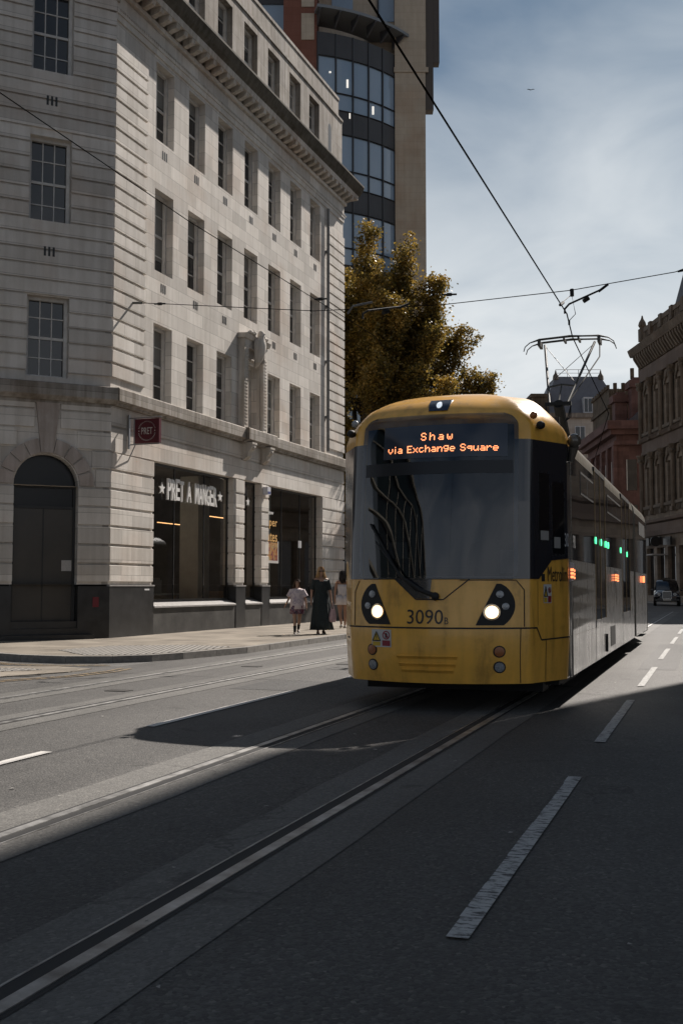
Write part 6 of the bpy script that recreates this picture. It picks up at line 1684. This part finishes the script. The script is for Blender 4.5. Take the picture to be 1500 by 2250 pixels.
# bag in her hand
def w2(e, p): return Matrix.Translation(e.location) @ e.rotation_euler.to_matrix().to_4x4() @ Vector(p)
hnd = w2(wm, (J['palmR'][0][0]+.02, J['palmR'][0][1]-.02, J['palmR'][0][2]-.03))
bg2 = empty('carrier_bag', (hnd.x, hnd.y, hnd.z-.46), R_(20), 'small pink plastic carrier bag hanging from the hand of the woman in green', 'bag')
M['pinkbag'] = basic('pink_plastic_bag', (0.48,.33,.34), .4, var=.2, scale=14)
m = MB(); m.loft([[(w*cos(2*pi*q/14)+.01*sin(5*q), .05*sin(2*pi*q/14), z) for q in range(14)] for z, w in [(0,.05),(.03,.085),(.12,.095),(.22,.075),(.32,.05)]]); m.build('bag_body', M['pinkbag'], bg2, smooth=60)
m = MB(); m.tube([(-.04,0,.30),(-.01,0,.46),(.01,0,.46),(.04,0,.30)],.007,5); m.build('bag_handle', M['pinkbag'], bg2)
# girl in the white t-shirt
gl = empty('person', place(-1.11, 27.5), R_(6), 'child in a white t-shirt and patterned shorts with long brown hair, walking beside the woman', 'person')
H2 = 1.38; k = H2
J2 = skeleton(H2, ((-.145,-.02,.66),(-.215,-.06,.53)), ((.150,.0,.64),(.165,-.04,.51)), ((-.045,-.05,.28),(-.045,-.07,.045)), ((.045,.04,.28),(.030,.13,.09)))
body('body', J2, gl, M['skin'])
mts, t, b_ = new_mat('white_tshirt_print'); tcn = N(t,'ShaderNodeTexCoord'); nz = N(t,'ShaderNodeTexNoise'); nz.inputs['Scale'].default_value=6; nz.inputs['Detail'].default_value=1; L(t,tcn.outputs['Object'],nz.inputs['Vector'])
rp = ramp(t,[(.38,(.62,.54,.55)),(.58,(.62,.54,.55)),(.62,(.35,.30,.38)),(.66,(.60,.52,.53))]); L(t,nz.outputs['Fac'],rp.inputs[0]); L(t,rp.outputs[0],b_.inputs['Base Color']); b_.inputs['Roughness'].default_value=.8
shell_cloth('t_shirt', [(.825*k,0,0,.060*k,.045*k),(.81*k,0,0,.125*k,.06*k),(.76*k,0,0,.128*k,.078*k),(.66*k,0,0,.118*k,.085*k),(.56*k,0,0,.125*k,.088*k),(.455*k,.01,0,.135*k,.095*k)], mts, gl, 5, .05, 30, 4)
for s in (-1,1): sleeve('t_shirt_sleeve', (s*.09*k,0,.80*k), (s*.152*k,-.012*k,.68*k), .048*k, .052*k, mts, gl)
mpp, t, b_ = new_mat('patterned_shorts'); tcn = N(t,'ShaderNodeTexCoord'); nz = N(t,'ShaderNodeTexVoronoi'); nz.inputs['Scale'].default_value=30; L(t,tcn.outputs['Object'],nz.inputs['Vector'])
rp = ramp(t,[(.2,(.05,.05,.09)),(.5,(.16,.03,.06)),(.8,(.25,.2,.25))]); L(t,nz.outputs['Color'],rp.inputs[0]); L(t,rp.outputs[0],b_.inputs['Base Color'])
for s in (-1,1): shell_cloth('shorts_leg', [(.52*k,s*.045*k,0,.075*k,.08*k),(.45*k,s*.052*k,-.003,.078*k,.078*k),(.37*k,s*.056*k,-.01*s,.078*k,.076*k)], mpp, gl, 4, .05, 18, 5)
M['brownhair'] = basic('brown_hair', (0.075,0.04,0.022), .5, var=.3, scale=50)
def longhair(k, drop, lx=0.0, seed=4):
    R2 = random.Random(seed)
    def f(i):
        a = R2.uniform(0,2*pi)
        while abs(a-1.5*pi) < .6: a = R2.uniform(0,2*pi)
        r0 = R2.uniform(0,.9); c = Vector((.036*k*cos(a)*r0,.004+.044*k*sin(a)*r0,.998*k-.012*k*r0)); e1 = Vector((.050*k*cos(a),.004+.056*k*sin(a),.95*k))
        e2 = Vector((.060*k*cos(a)+lx*.4,.02+.052*k*sin(a),.86*k)); e3 = Vector((.055*k*cos(a)+lx,.03+.04*k*abs(sin(a)),(drop+.05*R2.random())*k)); return [c,e1,e2,e3]
    return f
hair_strands('hair', longhair(k,.70,-.05,4), M['brownhair'], gl, 260, .0062)
shoes(J2, gl, basic('black_trainers',(0.02,.02,.02),.5), k, basic('white_trainer_sole',(0.5,.5,.48),.6))
m = MB()
for nm in 'LR': a = Vector(J2['an'+nm][0]); c = Vector(J2['cf'+nm][0]); m.tube([a, a.lerp(c,.75)], [.023*k,.031*k], 12)
build_split(m, 'sock', M['rubber'], gl, .0, 60)
# woman walking away in white shorts
w3 = empty('person', place(.03, 31.6), R_(188), 'person seen from behind in a white top and white shorts, dark wavy hair', 'person')
H3 = 1.66; k = H3
J3 = skeleton(H3, ((-.130,-.01,.64),(-.125,-.08,.53)), ((.130,.02,.64),(.140,.03,.50)), ((-.05,-.03,.28),(-.045,-.02,.045)), ((.045,.02,.28),(.035,.10,.07)))
body('body', J3, w3, M['skin_tan'])
M['whitecloth'] = basic('white_cotton', (0.62,.58,.58), .85, var=.08, scale=10)
shell_cloth('white_top', [(.755*k,0,0,.092*k,.066*k),(.70*k,0,0,.088*k,.066*k),(.62*k,0,0,.076*k,.058*k),(.55*k,0,0,.092*k,.075*k)], M['whitecloth'], w3, 4, .03, 26, 6)
for s in (-1,1): shell_cloth('shorts_leg', [(.565*k,s*.042*k,0,.070*k,.078*k),(.50*k,s*.052*k,.005,.078*k,.088*k),(.405*k,s*.058*k,0,.080*k,.082*k)], M['whitecloth'], w3, 5, .05, 18, 7)
hair_strands('hair', longhair(k,.77,0,9), basic('black_brown_hair',(0.02,.013,.010),.5), w3, 260, .007)
shoes(J3, w3, basic('pale_trainers',(0.45,.42,.38),.6), k)
hb = empty('handbag', w2(w3,(-.15,.03,.98)), R_(188), 'small black shoulder bag on the back of the person in white shorts', 'bag')
m = MB(); m.loft([[(w*cos(2*pi*q/14), .045*sin(2*pi*q/14), z) for q in range(14)] for z, w in [(-.12,.08),(-.08,.12),(.05,.11),(.12,.06)]]); m.build('bag_body', M['rubber'], hb, smooth=60)
MB().tube([(.06,.0,.10),(.14,0,.38),(.10,-.03,.42)],.008,5).build('strap', M['rubber'], hb)

# building behind the camera to the left, mirrored in the windscreen: glass front under sweeping pale ribs
RBk = empty('ribbed_glass_building', st(-24,-34,0), RZ+R_(20), 'glass fronted building with sweeping pale ribs behind the viewpoint, seen mirrored in the tram windscreen', 'building')
prof = [(0,2.0),(1.5,6.5),(4,10.2),(8,13.2),(14,15.6),(22,16.8),(30,17.2)]
MB().prism([(0,30,0)]+[(0,0,0)]+[(0,y,z) for y,z in prof], (10,0,0)).build('glass_body', glass_mat('green_glass_wall',(0.01,.018,.02),.06,.7), RBk)
basic('cream_rib',(0.24,.22,.18),.6)
for i, f in enumerate([1.0,.80,.62,.46,.30]):
    m = MB(); m.tube([(10.25, y*(1.0 if f==1 else 1.0)+ (1-f)*6, z*f+.4*sin(y*.5+i)) for y,z in prof], (.42 if i==0 else .22), 6); m.build('rib', bpy.data.materials['cream_rib'], RBk)
for i in range(7):
    y0 = 5+i*3.4; m = MB(); m.tube([(10.25, y0+1.6*sin(q/8*pi), 1+q*1.45) for q in range(9)], .13, 5); m.build('rib', bpy.data.materials['cream_rib'], RBk)
# gull
gl_b = MB(); gl_b.add([(0,0,0),(.5,.05,.18),(.9,.1,.05),(.45,.25,.1),(-.5,.05,.18),(-.9,.1,.05),(-.45,.25,.1),(0,.4,.0),(0,-.15,0)],[(0,1,3,7),(1,2,3),(0,7,6,4),(4,6,5),(8,0,7)])
gl_b.v = [(x*.35,y*.35,z*.35) for x,y,z in gl_b.v]
o = gl_b.build('bird', M['rubber'], loc=(13.9,78,37.8)); tag(o, 'tiny dark bird high in the open sky right of the tower', 'bird')
